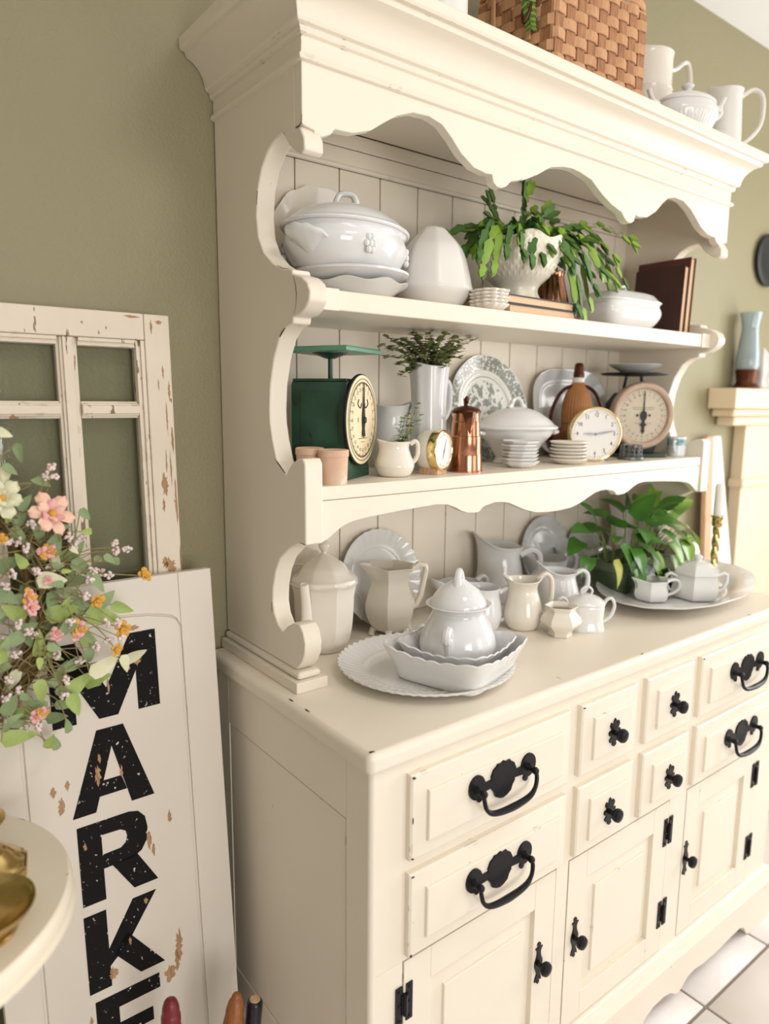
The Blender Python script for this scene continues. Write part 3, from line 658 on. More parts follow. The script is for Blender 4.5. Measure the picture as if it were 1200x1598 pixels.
# small lidded sugar bowl with two ear handles
o = T('sugar_bowl', 'little square footed white sugar bowl with two ear handles, right of the hexagonal cup', 'sugar bowl', (.663, .158, 0), -38)
sqm = lambda th, t, r, z: (r * (1 + .1 * abs(sin(2 * th)) ** 2 * (1 - .5 * t)), z - .003 * abs(cos(4 * th)) * (1 - sstep(0, .12, t)) * 0)
P('body', vessel([(.036, 0), (.0365, .003), (.034, .02), (.035, .035), (.036, .048), (.034, .055)], .003, 48, sqm, 4), wh, o)
P('lid', lathe(spl([(.036, .054), (.035, .058), (.028, .064), (.016, .069), (.006, .072)], 3), 40, sqm), wh, o)
P('lid_handle', sweep(spl([(-.009, 0, .07), (-.011, 0, .079), (-.004, 0, .086), (.004, 0, .086), (.011, 0, .079), (.009, 0, .07)], 4), .0024, 8, 1.3), wh, o)
for s in (0, pi): P('handle', sweep(spl([(.033, 0, .012), (.05, 0, .024), (.058, 0, .046), (.052, 0, .062), (.042, 0, .06), (.035, 0, .048)], 5), .0034, 8, 1.4).rot('z', s), wh, o)

# ---- oval platter with planter, creamer, covered sugar and candlestick
def ovalplate(a, b, h, m=None):
    def md(th, t, r, z):
        q = 1 + .008 * sstep(.4, 1, t) * cos(8 * th); return r * q, z + .0006 * sstep(.5, 1, t) * cos(16 * th)
    return plateG(1, h, .62, .005, 96, lambda th, t, r, z: md(th, t, r, z)).map(lambda x, y, z: (x * a, y * b, z))
S('oval_platter', ovalplate(.285, .162, .034), wh, 'long oval white platter under the pothos planter at the right end of the worktop', 'platter', (1.066, .192, 0), 12)
ZP = .0068
o = T('potted_pothos', 'bright green pothos with heart leaves in a ribbed dark green oblong planter', 'plant', (1.0, .288, ZP), 4)
def rrect(a, b, k=4.5): return lambda th: 1 / ((abs(cos(th) / a) ** k + abs(sin(th) / b) ** k) ** (1 / k))
rr = rrect(.115, .05)
rib = [(.84, 0), (.86, .003), (.88, .012)] + [(q + d, .014 + i * .0033 + j * .0016) for i, q in enumerate([.89 + .0078 * i for i in range(14)]) for j, d in ((0, .0), (1, .022))] + [(1.03, .062), (1.05, .066)]
P('pot', vessel(rib, .035, 72, lambda th, t, r, z: (r * rr(th), z), 1, .004), M['planter'], o)
P('soil', lathe([(.93, .05), (.93, .056)], 48, lambda th, t, r, z: (r * rr(th), z)), M['soil'], o)
rnd = random.Random(5)
lg = [leafG(.06, .044, .22, .35, .8, 8), leafG(.048, .036, .25, .45, .8, 8), leafG(.07, .05, .15, .3, .8, 8)]
lm = [[mesh('leaf', g, M[k], 60, False) for g in lg] for k in ('pothos', 'pothosl', 'pothosy')]
def orient(d, up=(0, 0, 1)):
    X = Vector(d).normalized(); Y = Vector(up).cross(X)
    if Y.length < 1e-4: Y = Vector((0, 1, 0))
    Y.normalize(); Z = X.cross(Y); return Matrix((X, Y, Z)).transposed().to_euler()
# leaf tips: (x, y, z of the leaf's stalk end), direction, size, shade
LV = [(-.145, .03, .12, -.8, -.2, -.1, 0, 0), (-.15, .0, .09, -.8, -.3, -.5, 1, 0), (-.105, -.02, .135, -.6, -.6, .2, 0, 0), (-.1, -.05, .115, .1, -.6, -.8, 2, 0), (-.135, -.055, .088, .15, -.4, -.9, 0, 2),
      (-.07, -.03, .15, -.4, -.5, .3, 2, 0), (-.06, -.06, .125, .8, -.5, .1, 2, 0), (-.045, -.06, .11, .5, -.7, -.5, 2, 0), (-.02, -.07, .09, -.1, -.6, -.8, 2, 1), (-.035, -.085, .07, .3, -.5, -.9, 2, 1),
      (-.02, -.02, .165, .2, -.3, .6, 2, 0), (.0, -.04, .15, .7, -.5, .3, 2, 0), (.02, .0, .175, .3, -.3, .5, 2, 1), (.04, -.02, .165, .8, -.4, .1, 2, 0), (.03, -.06, .13, .3, -.8, -.4, 0, 0), (.05, -.07, .1, .1, -.7, -.6, 0, 1),
      (.06, -.07, .072, -.1, -.6, -.6, 1, 1), (.07, -.04, .14, .8, -.4, -.1, 2, 0), (.09, -.02, .15, .7, .1, .2, 2, 1), (.1, -.05, .12, .6, -.6, -.5, 2, 0), (.12, -.06, .095, .3, -.6, -.8, 2, 1), (.13, -.03, .125, .9, -.2, -.3, 0, 1),
      (.15, -.06, .1, .5, -.5, -.9, 0, 1), (.175, -.04, .115, .7, -.3, -.6, 2, 1), (.16, .0, .15, .8, .1, .3, 0, 1), (.19, .02, .135, .6, .2, .5, 1, 1), (.06, .03, .18, .5, .2, .3, 0, 0), (.0, .03, .17, -.2, .4, .4, 0, 0), (-.05, .03, .16, -.5, .3, .3, 0, 0), (-.09, .03, .14, -.6, .4, .1, 0, 0),
      (-.08, -.075, .065, -.3, -.5, -.7, 1, 0), (.005, -.085, .055, .4, -.6, -.6, 1, 0), (.085, .0, .165, .2, -.6, .2, 0, 0), (-.03, -.05, .14, -.7, -.6, 0, 0, 0), (-.12, .0, .145, -.3, -.6, .4, 1, 0)]
LV += [(-.16, .0, .15, -.9, -.1, .3, 0, 0), (-.115, -.035, .16, -.5, -.5, .5, 2, 0), (-.075, -.06, .105, -.2, -.7, -.6, 0, 0), (.015, -.045, .175, .1, -.6, .5, 2, 0), (.045, -.055, .15, .6, -.6, 0, 0, 0), (.105, -.07, .1, -.3, -.7, -.7, 0, 1), (.14, -.02, .16, .5, -.3, .5, 0, 1), (.11, .02, .175, .3, .1, .6, 2, 1), (-.03, .0, .185, -.2, -.2, .7, 0, 0), (.075, -.03, .175, .4, -.4, .5, 0, 0), (-.1, .03, .165, -.4, .1, .6, 0, 0), (.2, -.02, .09, .4, -.5, -.8, 0, 1)]
for x, y, z, a, b, c, k, s in LV:
    x = x * 1.25 + .015; z = .05 + (z - .05) * 1.12
    P('leaf', lm[s][k], None, o, (x, y, z), orient((a, b, c), (a * .2, -.5, 1)))
    bx = max(min(x * .75, .095), -.095); by = max(min(y * .4, .03), -.03)
    P('stalk', sweep(spl([(bx, by, .052), (bx * .7 + x * .3, by * .6 + y * .4, .06 + (z - .055) * .6), (x, y, z)], 4), [.0018, .0015, .0011], 6), M['stem'], o)
# little dark rosette succulent
o = T('succulent', 'dark rosette succulent in a small black pot in front of the pothos', 'plant', (1.012, .2, ZP + .0003), 0)
P('pot', vessel([(.018, 0), (.02, .003), (.024, .03)], .002, 24, None, 1), M['dark'], o)
rl = leafG(.03, .017, .3, -.35, 0, 5); rme = mesh('leaf', rl, M['rosette'], 60, False)
for k in range(26):
    a = k * 2.4; e = .25 + 1.1 * (1 - k / 26); s = .55 + .6 * k / 26
    q = P('leaf', rme, None, o, (.003 * cos(a), .003 * sin(a), .032 + .012 * (1 - k / 26)), orient((cos(a) * cos(e), sin(a) * cos(e), sin(e)))); q.scale = (s, s, s)
P('soil', lathe([(.021, .024), (.021, .0265)], 20), M['soil'], o)
o = jug('creamer', 'low six sided white creamer on the oval platter in front of the pothos', (.94, .182, ZP + .002), 150, [(.033, 0), (.036, .002), (.041, .012), (.041, .022), (.036, .036), (.039, .046)], wh, (.3, .006, .5, .5, .003), (.008, .04, .03, .0038, 1.5), ngon_mod(6, .9), 48, .0025, hx=.037, cat='creamer')
o = T('sugar_bowl', 'hexagonal white covered sugar bowl with squared handle on the oval platter', 'sugar bowl', (1.045, .133, ZP + .002), -36)
P('body', vessel([(.05, 0), (.053, .003), (.056, .014), (.055, .028), (.05, .048), (.048, .055), (.051, .059)], .003, 48, lambda th, t, r, z: (r * h6(th), z), 1), wh, o)
P('lid', lathe([(.053, .058), (.052, .062), (.04, .073), (.03, .08), (.017, .084), (.01, .086)], 48, lambda th, t, r, z: (r * h6(th), z)) + lathe(spl([(.008, .085), (.008, .09), (.011, .095), (.006, .1), (.001, .101)], 3), 12), wh, o)
for s in (0, pi): P('handle', sweep([(.05, 0, .012), (.064, 0, .018), (.072, 0, .034), (.072, 0, .052), (.063, 0, .057), (.048, 0, .05)], .0038, 8, 1.4).rot('z', s), wh, o)
o = T('candlestick', 'twisted brass candlestick on a round drip saucer, right of the pothos', 'candlestick', (1.126, .136, ZP + .002), 0)
P('saucer', plateG(.026, .007, .6, .0016, 32), M['brass'], o)
tw = lambda th, t, r, z: (r * (1 + .16 * cos(3 * th + z * 210) * (1 if .055 < z < .155 else 0)), z)
P('stem', lathe(spl([(.02, .003), (.018, .008), (.008, .014), (.007, .022), (.012, .03), (.014, .038), (.009, .047), (.0075, .054)], 3) + [(.0078, .056 + .004 * i) for i in range(25)] + spl([(.0085, .157), (.012, .162), (.012, .178), (.015, .181), (.015, .184), (.0105, .184)], 2), 24, tw), M['brass'], o)
S('candle', lathe([(.0105, 0), (.0108, .002), (.0104, .07), (.008, .075), (.0015, .077)], 20) + sweep([(0, 0, .076), (.001, 0, .084)], .0008, 6), M['wax'], 'white candle standing in the twisted brass candlestick', 'candle', (1.126, .136, ZP + .002 + .1842))
# pink flowered china behind the planter
jug('floral_jug', 'white china jug with pink roses standing behind the pothos leaves', (1.132, .397, 0), 160, [(.026, 0), (.03, .004), (.035, .04), (.035, .07), (.028, .12), (.03, .16), (.034, .185)], M['roseb'], (.2, .012, .5, .7, 0), None, n=40)

# ================================================================ lower shelf
def on1(z=0): return Z1 + z
# two whitewashed clay pots
def claypot(name, label, loc, r0, r1, h):
    return S(name, vessel([(r0, 0), (r0 + .001, .002), (r1 * .98, h * .8), (r1 * .985, h * .82), (r1 * 1.03, h * .825), (r1 * 1.03, h)], .0035, 36, None, 1), M['terra'], label, 'pot', loc)
claypot('clay_pot', 'small whitewashed clay pot standing at the front left corner of the lower shelf', (.1, .238, Z1), .0205, .0238, .053)
claypot('clay_pot', 'crackled clay pot behind the front one, beside the green scale', (.0845, .2835, Z1), .019, .0225, .054)

# green kitchen scale
def dialG(r, nmaj, sub, num, nr, ns, start=0, skip=0):
    """ring marks and numerals of a dial in the xz plane facing -y (returns one flat mesh)"""
    g = G()
    for k in range(nmaj * sub):
        a = 2 * pi * k / (nmaj * sub); L = .075 if k % sub == 0 else .035
        g += box(-.0006 if k % sub == 0 else -.0004, .0006 if k % sub == 0 else .0004, -.0002, 0, r * (1 - L), r).rot('y', a)
    for k in range(1, nmaj + 1):
        if num is None: break
        a = 2 * pi * k / nmaj; s = num(k)
        if s: g += textG(s, ns).rot('x', pi / 2).move(nr * sin(a), -.0002, nr * cos(a))
    return g
def ringline(r, w=.0008): return lathe([(r - w, 0), (r + w, 0), (r + w, .0003), (r - w, .0003), (r - w, 0)], 64, c0=False, c1=False).rot('x', pi / 2)
o = T('kitchen_scale', 'dark green kitchen scale with large cream dial on the lower shelf, far left', 'scale', (.184, .283, Z1), 34)
hsg = prism([(-.058, .0), (.058, .0), (.058, .012), (.05, .03), (.05, .155), (.046, .162), (-.046, .162), (-.05, .155), (-.05, .03), (-.058, .012)], .004, .104, 'xz')
P('housing', hsg, M['green'], o, bevel=.002)
for s in (-1, 1): P('side_panel', box(s * .05 - .001, s * .05 + .001, .02, .088, .04, .145), M['green'], o, bevel=.0008)
P('top_lid', box(-.048, .048, .006, .102, .1615, .166), M['green'], o, bevel=.0015)
P('post', sweep([(0, .054, .165), (0, .054, .208)], .0042, 12), M['green'], o)
P('support', lathe([(.008, .2), (.03, .2085), (.03, .21)], 24).move(0, .054, 0), M['green'], o)
P('tray', raised(-.062, .062, -.062, .062, [(0, .006), (.0015, .0085), (.01, .0085), (.012, .005)], 0).rot('x', pi / 2).move(0, .054, .2095), M['greentop'], o, rot=(0, 0, radians(-8)), bevel=.001)
dz = .0985
P('rim', lathe(spl([(.0755, .004), (.0765, .006), (.076, .009), (.0745, .0095)], 2), 64).rot('x', pi / 2).move(0, .006, dz), M['dark'], o)
df = P('dial_face', lathe([(.0742, 0), (.0742, .001), (.001, .0014)], 64).rot('x', pi / 2).move(0, -.0033, dz), M['dial'], o)
P('dial_marks', (dialG(.062, 24, 5, lambda k: str(k), .051, .0085) + textG('0', .011).rot('x', pi / 2).move(-.022, 0, 0) + ringline(.0625, .0004) + ringline(.068, .0004) + sweep(spl([(-.02, 0, .034), (-.024, 0, .026), (-.012, 0, .02), (-.008, 0, .028)], 4), .001, 5) + sweep(spl([(.02, 0, .034), (.024, 0, .026), (.012, 0, .02), (.008, 0, .028)], 4), .001, 5) + box(-.022, .022, -.0002, 0, -.031, -.0302) + box(-.008, .008, -.0002, 0, -.037, -.0364)).move(0, -.0049, dz), M['ink'], df)
P('pointer', (yprism([(-.0007, .062), (.0007, .062), (.003, .02), (.0055, .006), (.0055, -.006), (.0035, -.014), (.0065, -.028), (.003, -.024), (0, -.03), (-.003, -.024), (-.0065, -.028), (-.0035, -.014), (-.0055, -.006), (-.0055, .006), (-.003, .02)], -.0012, 0) + lathe([(.0062, 0), (.005, .004), (.001, .005)], 16).rot('x', pi / 2)).move(0, -.0062, dz), M['ink'], df)

# creamer behind, with the sprig in front
o = jug('creamer', 'white creamer with dark edged wavy lip behind the green scale', (.343, .405, Z1), -30, [(.026, 0), (.03, .004), (.037, .03), (.038, .05), (.033, .085), (.034, .105), (.04, .12)], wh, (.25, .012, .6, .6, .01), (.05, .125, .03, .005, 1.5), hx=.034, cat='creamer', flute=lambda th, t: 1 + .02 * cos(7 * th) * sstep(.8, 1, t))
o = jug('creamer', 'squat white creamer with a sprig of ivy in it at the shelf front', (.254, .277, Z1), 150, [(.023, 0), (.028, .002), (.034, .013), (.035, .022), (.029, .038), (.0255, .05), (.0275, .06)], wm, (.14, .004, .6, .6, .0), (.022, .056, .012, .0045, 1.8), hx=.029, cat='creamer')
# sprigs: many small leaves on a stem; one mesh each
def sprig(pts, nl, ls, seed, dens=1.0, m=None):
    r = random.Random(seed); p = [Vector(q) for q in spl(pts, 6)]; g = sweep([tuple(q) for q in p], [.0011, .0006], 5)
    for i in range(nl):
        t = .12 + .88 * i / (nl - 1); q = p[min(int(t * (len(p) - 1)), len(p) - 1)]
        a = i * 2.4 + r.random(); d = Vector((cos(a), sin(a), r.uniform(-.1, .7))).normalized(); s = ls * r.uniform(.75, 1.2)
        M4 = orient(d).to_matrix(); L = leafG(s, s * .95, .1, .15, 0, 4)
        g += L.map(lambda x, y, z: tuple(M4 @ Vector((x, y, z)) + q))
    return g
o = T('ivy_sprig', 'short sprig of ivy leaves rising from the squat white creamer', 'sprig', (.254, .277, Z1 + .0045), 0)
for k, e in enumerate([(.03, .006, .105), (.055, .004, .12), (.012, -.004, .095), (.05, .02, .085), (.068, .012, .1)]):
    P('sprig', sprig([(.0, .0, 0), (e[0] * .3, e[1] * .3, .05), (e[0] * .7, e[1] * .7, e[2] * .75), e], 14, .013, 40 + k), M['box'] if k % 2 else M['leafd'], o)
# tall fluted vase pitcher with boxwood
fv = lambda th, t: 1 + .03 * cos(9 * th) * (.35 + .65 * t)
o = jug('vase', 'tall narrow white fluted vase pitcher holding boxwood greenery', (.392, .347, Z1), -166, [(.033, 0), (.036, .003), (.036, .03), (.034, .08), (.0335, .13), (.036, .17), (.0385, .195)], bl, (.1, .006, .5, .8, 0), (.085, .16, .038, .0055, 1.5), n=72, flute=fv, hx=.034, cat='vase')
o = T('boxwood_greenery', 'bunch of small leaved boxwood greenery in the tall white vase', 'greenery', (.392, .347, Z1 + .0045), 0)
EU = [(-.105, .02, .228), (-.105, .005, .205), (-.07, -.005, .242), (-.04, -.005, .252), (.0, 0, .255), (.04, 0, .256), (.09, .02, .252), (.15, .04, .26), (.12, .04, .238), (-.085, -.01, .192), (-.05, -.035, .205), (-.01, -.045, .214), (.035, -.03, .215), (.07, .0, .225), (-.02, .03, .256), (.03, .03, .252), (.06, .05, .24), (-.06, .04, .238), (.0, -.03, .24), (-.03, -.03, .235), (.05, -.02, .242), (-.085, .03, .245), (.075, -.015, .21), (.02, -.045, .225)]
rnd = random.Random(77)
EU += [(x + rnd.uniform(-.022, .022), y + rnd.uniform(-.02, .02), min(z - rnd.uniform(.0, .03), .256)) for x, y, z in EU[:20]]
for k, e in enumerate(EU):
    a = k * 2.4; P('sprig', sprig([(.012 * cos(a), .012 * sin(a), .03), (.02 * cos(a) * .6 + e[0] * .12, .02 * sin(a) * .6 + e[1] * .12, .16), (e[0] * .5, e[1] * .5, .2 + (e[2] - .2) * .45), e], 40, .0135, k), M['box'], o)

# round alarm clock on a little block
def clockG(): pass
o = T('alarm_clock', 'small round alarm clock with gold rim on a wooden block, facing right', 'clock', (.342, .262, Z1), 22)
P('case', lathe(spl([(.02, 0), (.031, .003), (.0355, .012), (.0358, .03), (.0358, .034)], 3), 40).rot('x', pi / 2).move(0, .034, .043), M['warm'], o)
P('rim', lathe(spl([(.0362, 0), (.0372, .002), (.0372, .014), (.0365, .017), (.034, .0178), (.0325, .016)], 2) , 48).rot('x', pi / 2).move(0, .004, .043), M['gold'], o)
df = P('dial_face', lathe([(.0322, 0), (.001, .0006)], 40).rot('x', pi / 2).move(0, -.0122, .043), mt, o)
P('dial_marks', dialG(.029, 12, 5, None, 0, 0).move(0, -.0127, .043), M['inkgrey'], df)
P('hands', (yprism([(-.0007, -.004), (.0007, -.004), (.0002, .022), (-.0002, .022)], -.0006, 0).rot('y', .35) + yprism([(-.0011, -.003), (.0011, -.003), (.0003, .016), (-.0003, .016)], -.0006, 0).rot('y', 3.5) + lathe([(.002, 0), (.001, .0012)], 10).rot('x', pi / 2)).move(0, -.0133, .043), M['pewter'], df)
P('block', prism([(-.02, 0), (.02, 0), (.017, .011), (-.017, .011)], -.01, .028, 'xz'), M['tan'], o, bevel=.001)
P('winder', lathe([(.004, 0), (.004, .006), (.002, .007)], 10).rot('x', -pi / 2).move(-.012, .034, .05), M['gold'], o)

# copper coffee pot
o = T('coffee_pot', 'copper coffee pot with dark hinged lid standing at the front of the lower shelf', 'coffee pot', (.421, .272, Z1), -118)
P('body', vessel([(.0335, 0), (.0335, .003), (.032, .0035), (.0308, .03), (.0308, .033), (.0302, .034), (.029, .062), (.0288, .066), (.0276, .067), (.0262, .09), (.0262, .093), (.0252, .094), (.0245, .11)], .0014, 48, None, 1), M['copper'], o)
P('spout', G([(.021, -.014, .11), (.021, .014, .11), (.044, 0, .1125), (.0245, -.0085, .09), (.0245, .0085, .09), (.0292, 0, .07), (.03, -.006, .092), (.03, .006, .092)], [(0, 3, 6, 2), (3, 5, 6), (6, 5, 2), (2, 5, 7), (7, 5, 4), (2, 7, 4, 1)]), M['copper'], o)
P('lid', lathe(spl([(.0275, .109), (.0275, .113), (.022, .118), (.01, .122), (.004, .123)], 3), 32), M['copperdark'], o)
P('finial', lathe(spl([(.003, .122), (.0025, .127), (.0045, .131), (.0045, .136), (.001, .141)], 3), 12), M['copperdark'], o)
P('lid_lever', sweep([(-.01, 0, .122), (-.012, 0, .128), (-.012, .0, .136)], [.002, .002, .0028], 8), M['copperdark'], o)
P('handle', sweep(spl([(-.026, 0, .1), (-.045, 0, .1), (-.055, 0, .085), (-.055, 0, .05), (-.045, 0, .025), (-.03, 0, .02)], 5), .0032, 8, 1.6), M['copperdark'], o)

# transfer printed plate leaning at the back
tg = plateG(.1195, .018, .62, .004, 72, pleat(10, .0, .5, .006))
prop('transferware_plate', tg, M['transfer'], 'grey green printed plate leaning against the back behind the white tureen', .648, Z1, .459, 11)
# white tureen
def ovl(b): return lambda th: 1 / sqrt(cos(th) ** 2 + (sin(th) / b) ** 2)
o = T('tureen', 'white covered tureen with looped finial on the lower shelf before the printed plate', 'tureen', (.648, .352, Z1), -12)
ov = ovl(.74)
mo = lambda th, t, r, z: (r * ov(th), z)
P('body', vessel([(.05, 0), (.052, .003), (.046, .012), (.05, .02), (.066, .042), (.084, .06), (.09, .069), (.0985, .073)], .0035, 56, mo, 3, .014), wh, o)
P('lid', lathe(spl([(.099, .0745), (.099, .078), (.09, .083), (.075, .096), (.05, .11), (.028, .117), (.012, .12)], 4), 56, mo), wh, o)
P('finial', sweep(spl([(-.02, 0, .116), (-.014, 0, .124), (-.009, 0, .134), (0, 0, .139), (.009, 0, .134), (.014, 0, .124), (.02, 0, .116)], 4), [.006, .005, .0042, .004, .0042, .005, .006], 8, 1.3), wh, o)
for s in (0, pi): P('handle', sweep(spl([(.09, -.017, .064), (.104, -.012, .066), (.109, 0, .066), (.104, .012, .066), (.09, .017, .064)], 4), .0042, 8).rot('z', s), wh, o)
# stacks of butter pats
def stack(spots, r, h, pitch, name, label, cat, group, loc, mod=None, m=wh, n=40):
    me = None
    for k, (dx, dy, rr) in enumerate(spots):
        if me is None: me = mesh(name, plateG(r, h, .62, .0026, n, mod), m, 40)
        ob = P(name, me, None, None, (loc[0] + dx, loc[1] + dy, loc[2] + H + k * pitch), (0, 0, rr)); tag(ob, label[k] if isinstance(label, list) else label, cat, group)
o8 = ngon_mod(8, .9)
nm = ['bottom', 'second', 'third', 'fourth', 'fifth', 'sixth', 'seventh']
stack([(.0015 * (-1) ** k, .001 * (k % 3), .05 * k) for k in range(7)], .0385, .0135, .0068, 'small_plate', ['small white eight sided dish, %s from below in the stack before the tureen' % q for q in nm], 'dish', 'octagonal dishes stacked before the tureen', (.57, .268, Z1), lambda th, t, r, z: (r * o8(th), z), wh, 48)
stack([(.001 * (-1) ** k, .001 * (k % 2), .3 * k) for k in range(6)], .0395, .0125, .0072, 'small_plate', ['small round cream dish, %s from below in the stack before the large clock' % q for q in nm[:6]], 'dish', 'round dishes stacked before the large clock', (.725, .268, Z1), None, wm)
# squared white platter
def sqplate(a, b, h):
    rq = rrect(1, 1, 3.4)
    return plateG(1, h, .66, .004, 72, lambda th, t, r, z: (r * rq(th), z)).map(lambda x, y, z: (x * a, y * b, z))
prop('squared_platter', sqplate(.142, .107, .02), bl, 'bluish white squared platter leaning on the back boards behind the straw broom', .938, Z1, .459, 9, 'platter')
# brown basket with hoop handle holding a little straw hand broom
o = T('wicker_basket', 'small dark brown basket with tall hoop handle behind the large alarm clock', 'basket', (.886, .375, Z1), -37)
P('bowl', vessel([(.046, 0), (.05, .003)] + [(.05 + .0012 * i + (.0016 if i % 2 else 0), .006 + .006 * i) for i in range(10)] + [(.063, .066)], .003, 40, lambda th, t, r, z: (r * (1 + .018 * cos(20 * th + (pi if int(z / .006) % 2 else 0))), z), 1), M['wick'], o)
hp = [(-.061, 0, .03), (-.063, 0, .07), (-.06, 0, .11), (-.043, 0, .15), (-.018, 0, .168), (.018, 0, .168), (.043, 0, .15), (.06, 0, .11), (.063, 0, .07), (.061, 0, .03)]
P('handle', sweep(spl(hp, 4), .0042, 8, 1.5) , M['copperdark'], o)
P('handle_wrap', sweep([(x + .0035 * cos(i * 1.1), .0045 * sin(i * 1.1), z) for i, (x, y, z) in enumerate(spl(hp, 14))], .0016, 5), M['spine'], o)
o = T('hand_broom', 'honey coloured straw hand broom with dark handle upright in the brown basket', 'broom', (.886, .375, Z1 + .0045), -37)
P('bristles', vessel([(.033, 0), (.034, .05), (.036, .09), (.034, .125), (.026, .15), (.016, .168), (.013, .175)], .012, 60, lambda th, t, r, z: (r * (1 + .03 * cos(30 * th)) * (1 if abs(cos(th)) > 0 else 1), z), 3).scale(1, .55, 1), M['straw'], o)
P('collar', lathe([(.0125, .172), (.0145, .174), (.0145, .182), (.0125, .184)], 20), mt, o)
P('handle', lathe(spl([(.0125, .183), (.013, .19), (.0115, .2), (.0105, .21), (.0085, .216), (.002, .2185)], 3), 20), M['copperdark'], o)
P('binding', lathe([(.0355, .075), (.0365, .077), (.0355, .079)], 40).scale(1, .56, 1), M['spine'], o)
# large alarm clock
o = T('alarm_clock', 'large round cream alarm clock with gold rim and black numerals', 'clock', (.822, .278, Z1), -31)
cz = .0615
P('case', lathe(spl([(.03, 0), (.05, .004), (.0575, .016), (.058, .026)], 3), 56).rot('x', pi / 2).move(0, .026, cz), M['warm'], o)
P('rim', lathe(spl([(.058, 0), (.0605, .002), (.0608, .012), (.0585, .0165), (.0565, .0165), (.0555, .0135)], 2), 64).rot('x', pi / 2).move(0, .002, cz), M['gold'], o)
df = P('dial_face', lathe([(.0555, 0), (.001, .0008)], 64).rot('x', pi / 2).move(0, -.0115, cz), mt, o)
P('dial_marks', (dialG(.052, 12, 5, None, 0, 0) + sum([textG(str(k), .0125).scale(.8, 1, 1).rot('x', pi / 2).move(.0425 * sin(k * pi / 6), -.0002, .0425 * cos(k * pi / 6)) for k in range(1, 13)], G())).move(0, -.0125, cz), M['ink'], df)
P('hands', (yprism([(-.0015, -.004), (.0015, -.004), (.0025, .014), (.0002, .03), (-.0002, .03), (-.0025, .014)], -.0008, 0).rot('y', radians(-88)) + yprism([(-.0013, -.004), (.0013, -.004), (.002, .018), (.0002, .046), (-.0002, .046), (-.002, .018)], -.0008, 0).rot('y', radians(80)) + lathe([(.003, 0), (.002, .002)], 12).rot('x', pi / 2)).move(0, -.0135, cz), M['pewter'], df)
P('foot', prism([(-.026, 0), (.026, 0), (.02, .007), (-.02, .007)], -.011, .02, 'xz'), M['warm'], o, bevel=.001)
# wire flower holder
o = T('wire_flower_holder', 'small pewter wire cage holder standing before the second scale', 'holder', (.946, .262, Z1), -38)
P('base', lathe([(.03, 0), (.031, .002), (.029, .006), (.027, .007)], 32), M['pewter'], o)
for k in range(5):
    x = -.02 + k * .01; w = sqrt(.024 ** 2 - x * x); P('wire', sweep(spl([(x, -w, .006), (x, -w * .98, .028), (x, -w * .8, .0335), (x, w * .8, .0335), (x, w * .98, .028), (x, w, .006)], 3), .0011, 6), M['pewter'], o)
    P('wire', sweep(spl([(-w, x, .006), (-w * .98, x, .028), (-w * .8, x, .0343), (w * .8, x, .0343), (w * .98, x, .028), (w, x, .006)], 3), .0011, 6), M['pewter'], o)
for z in (.014, .023): P('wire', sweep([(.0245 * cos(a * pi / 12), .0245 * sin(a * pi / 12), z) for a in range(24)], .001, 6, closed=True), M['pewter'], o)
# second scale, with a white dish on its tray
SX, SY = 1.035, .298
o = T('kitchen_scale', 'dark kitchen scale with worn pinkish rim and grey dial at the right end', 'scale', (SX, SY, Z1), -27)
P('base', prism(spl([(-.055, -.028), (.055, -.028), (.07, .02), (.062, .085), (-.062, .085), (-.07, .02)], 3, True), 0, .009, 'xy'), M['green'], o, bevel=.003)
P('housing', prism([(-.042, .007), (.042, .007), (.06, .06), (.056, .13), (.035, .155), (-.035, .155), (-.056, .13), (-.06, .06)], .004, .078, 'xz'), M['dark'], o, bevel=.004)
for s in (-.028, .028): P('post', sweep([(s, .045, .15), (s * .7, .045, .196)], .0042, 8), M['dark'], o)
P('tray', lathe([(.01, .1945), (.075, .1975), (.08, .2), (.08, .2025), (.07, .2025)], 40).move(0, .045, 0), M['dark'], o)
dz = .1
P('rim', lathe(spl([(.079, -.012), (.0815, .0), (.081, .008), (.0765, .0135), (.067, .0125), (.063, .007)], 3), 72).rot('x', pi / 2).move(0, 0, dz), M['rust'], o)
df = P('dial_face', lathe([(.063, 0), (.001, .0008)], 64).rot('x', pi / 2).move(0, -.0072, dz), M['dial2'], o)
P('dial_marks', (dialG(.0605, 24, 2, lambda k: str(k) if k % 1 == 0 else '', .05, .0072) + box(-.03, .03, -.0002, 0, .019, .0197) + box(-.026, .026, -.0002, 0, .0145, .0152) + box(-.022, .022, -.0002, 0, -.0185, -.0178)).move(0, -.0083, dz), M['inkgrey'], df)
P('pointer', (yprism([(-.0006, .058), (.0006, .058), (.0015, .012), (.007, .008), (.009, 0), (.007, -.008), (.003, -.012), (.004, -.018), (.01, -.022), (.004, -.025), (.003, -.033), (.005, -.036), (0, -.044), (-.005, -.036), (-.003, -.033), (-.004, -.025), (-.01, -.022), (-.004, -.018), (-.003, -.012), (-.007, -.008), (-.009, 0), (-.007, .008), (-.0015, .012)], -.0014, 0)
  + lathe([(.003, 0), (.002, .0015)], 10).rot('x', pi / 2).move(-.016, 0, .001) + lathe([(.003, 0), (.002, .0015)], 10).rot('x', pi / 2).move(.016, 0, .001)).move(0, -.0098, dz), M['ink'], df)
c27, s27 = cos(radians(-27)), sin(radians(-27))
S('shallow_dish', vessel([(.026, 0), (.03, .001), (.05, .012), (.064, .02)], .0025, 40, None, 3), wh, 'shallow white dish resting on the tray of the dark scale', 'dish', (SX - .045 * s27, SY + .045 * c27, Z1 + .2026))
o = T('mug', 'pale mug with teal print at the right end of the lower shelf', 'mug', (1.1405, .262, Z1), 20)
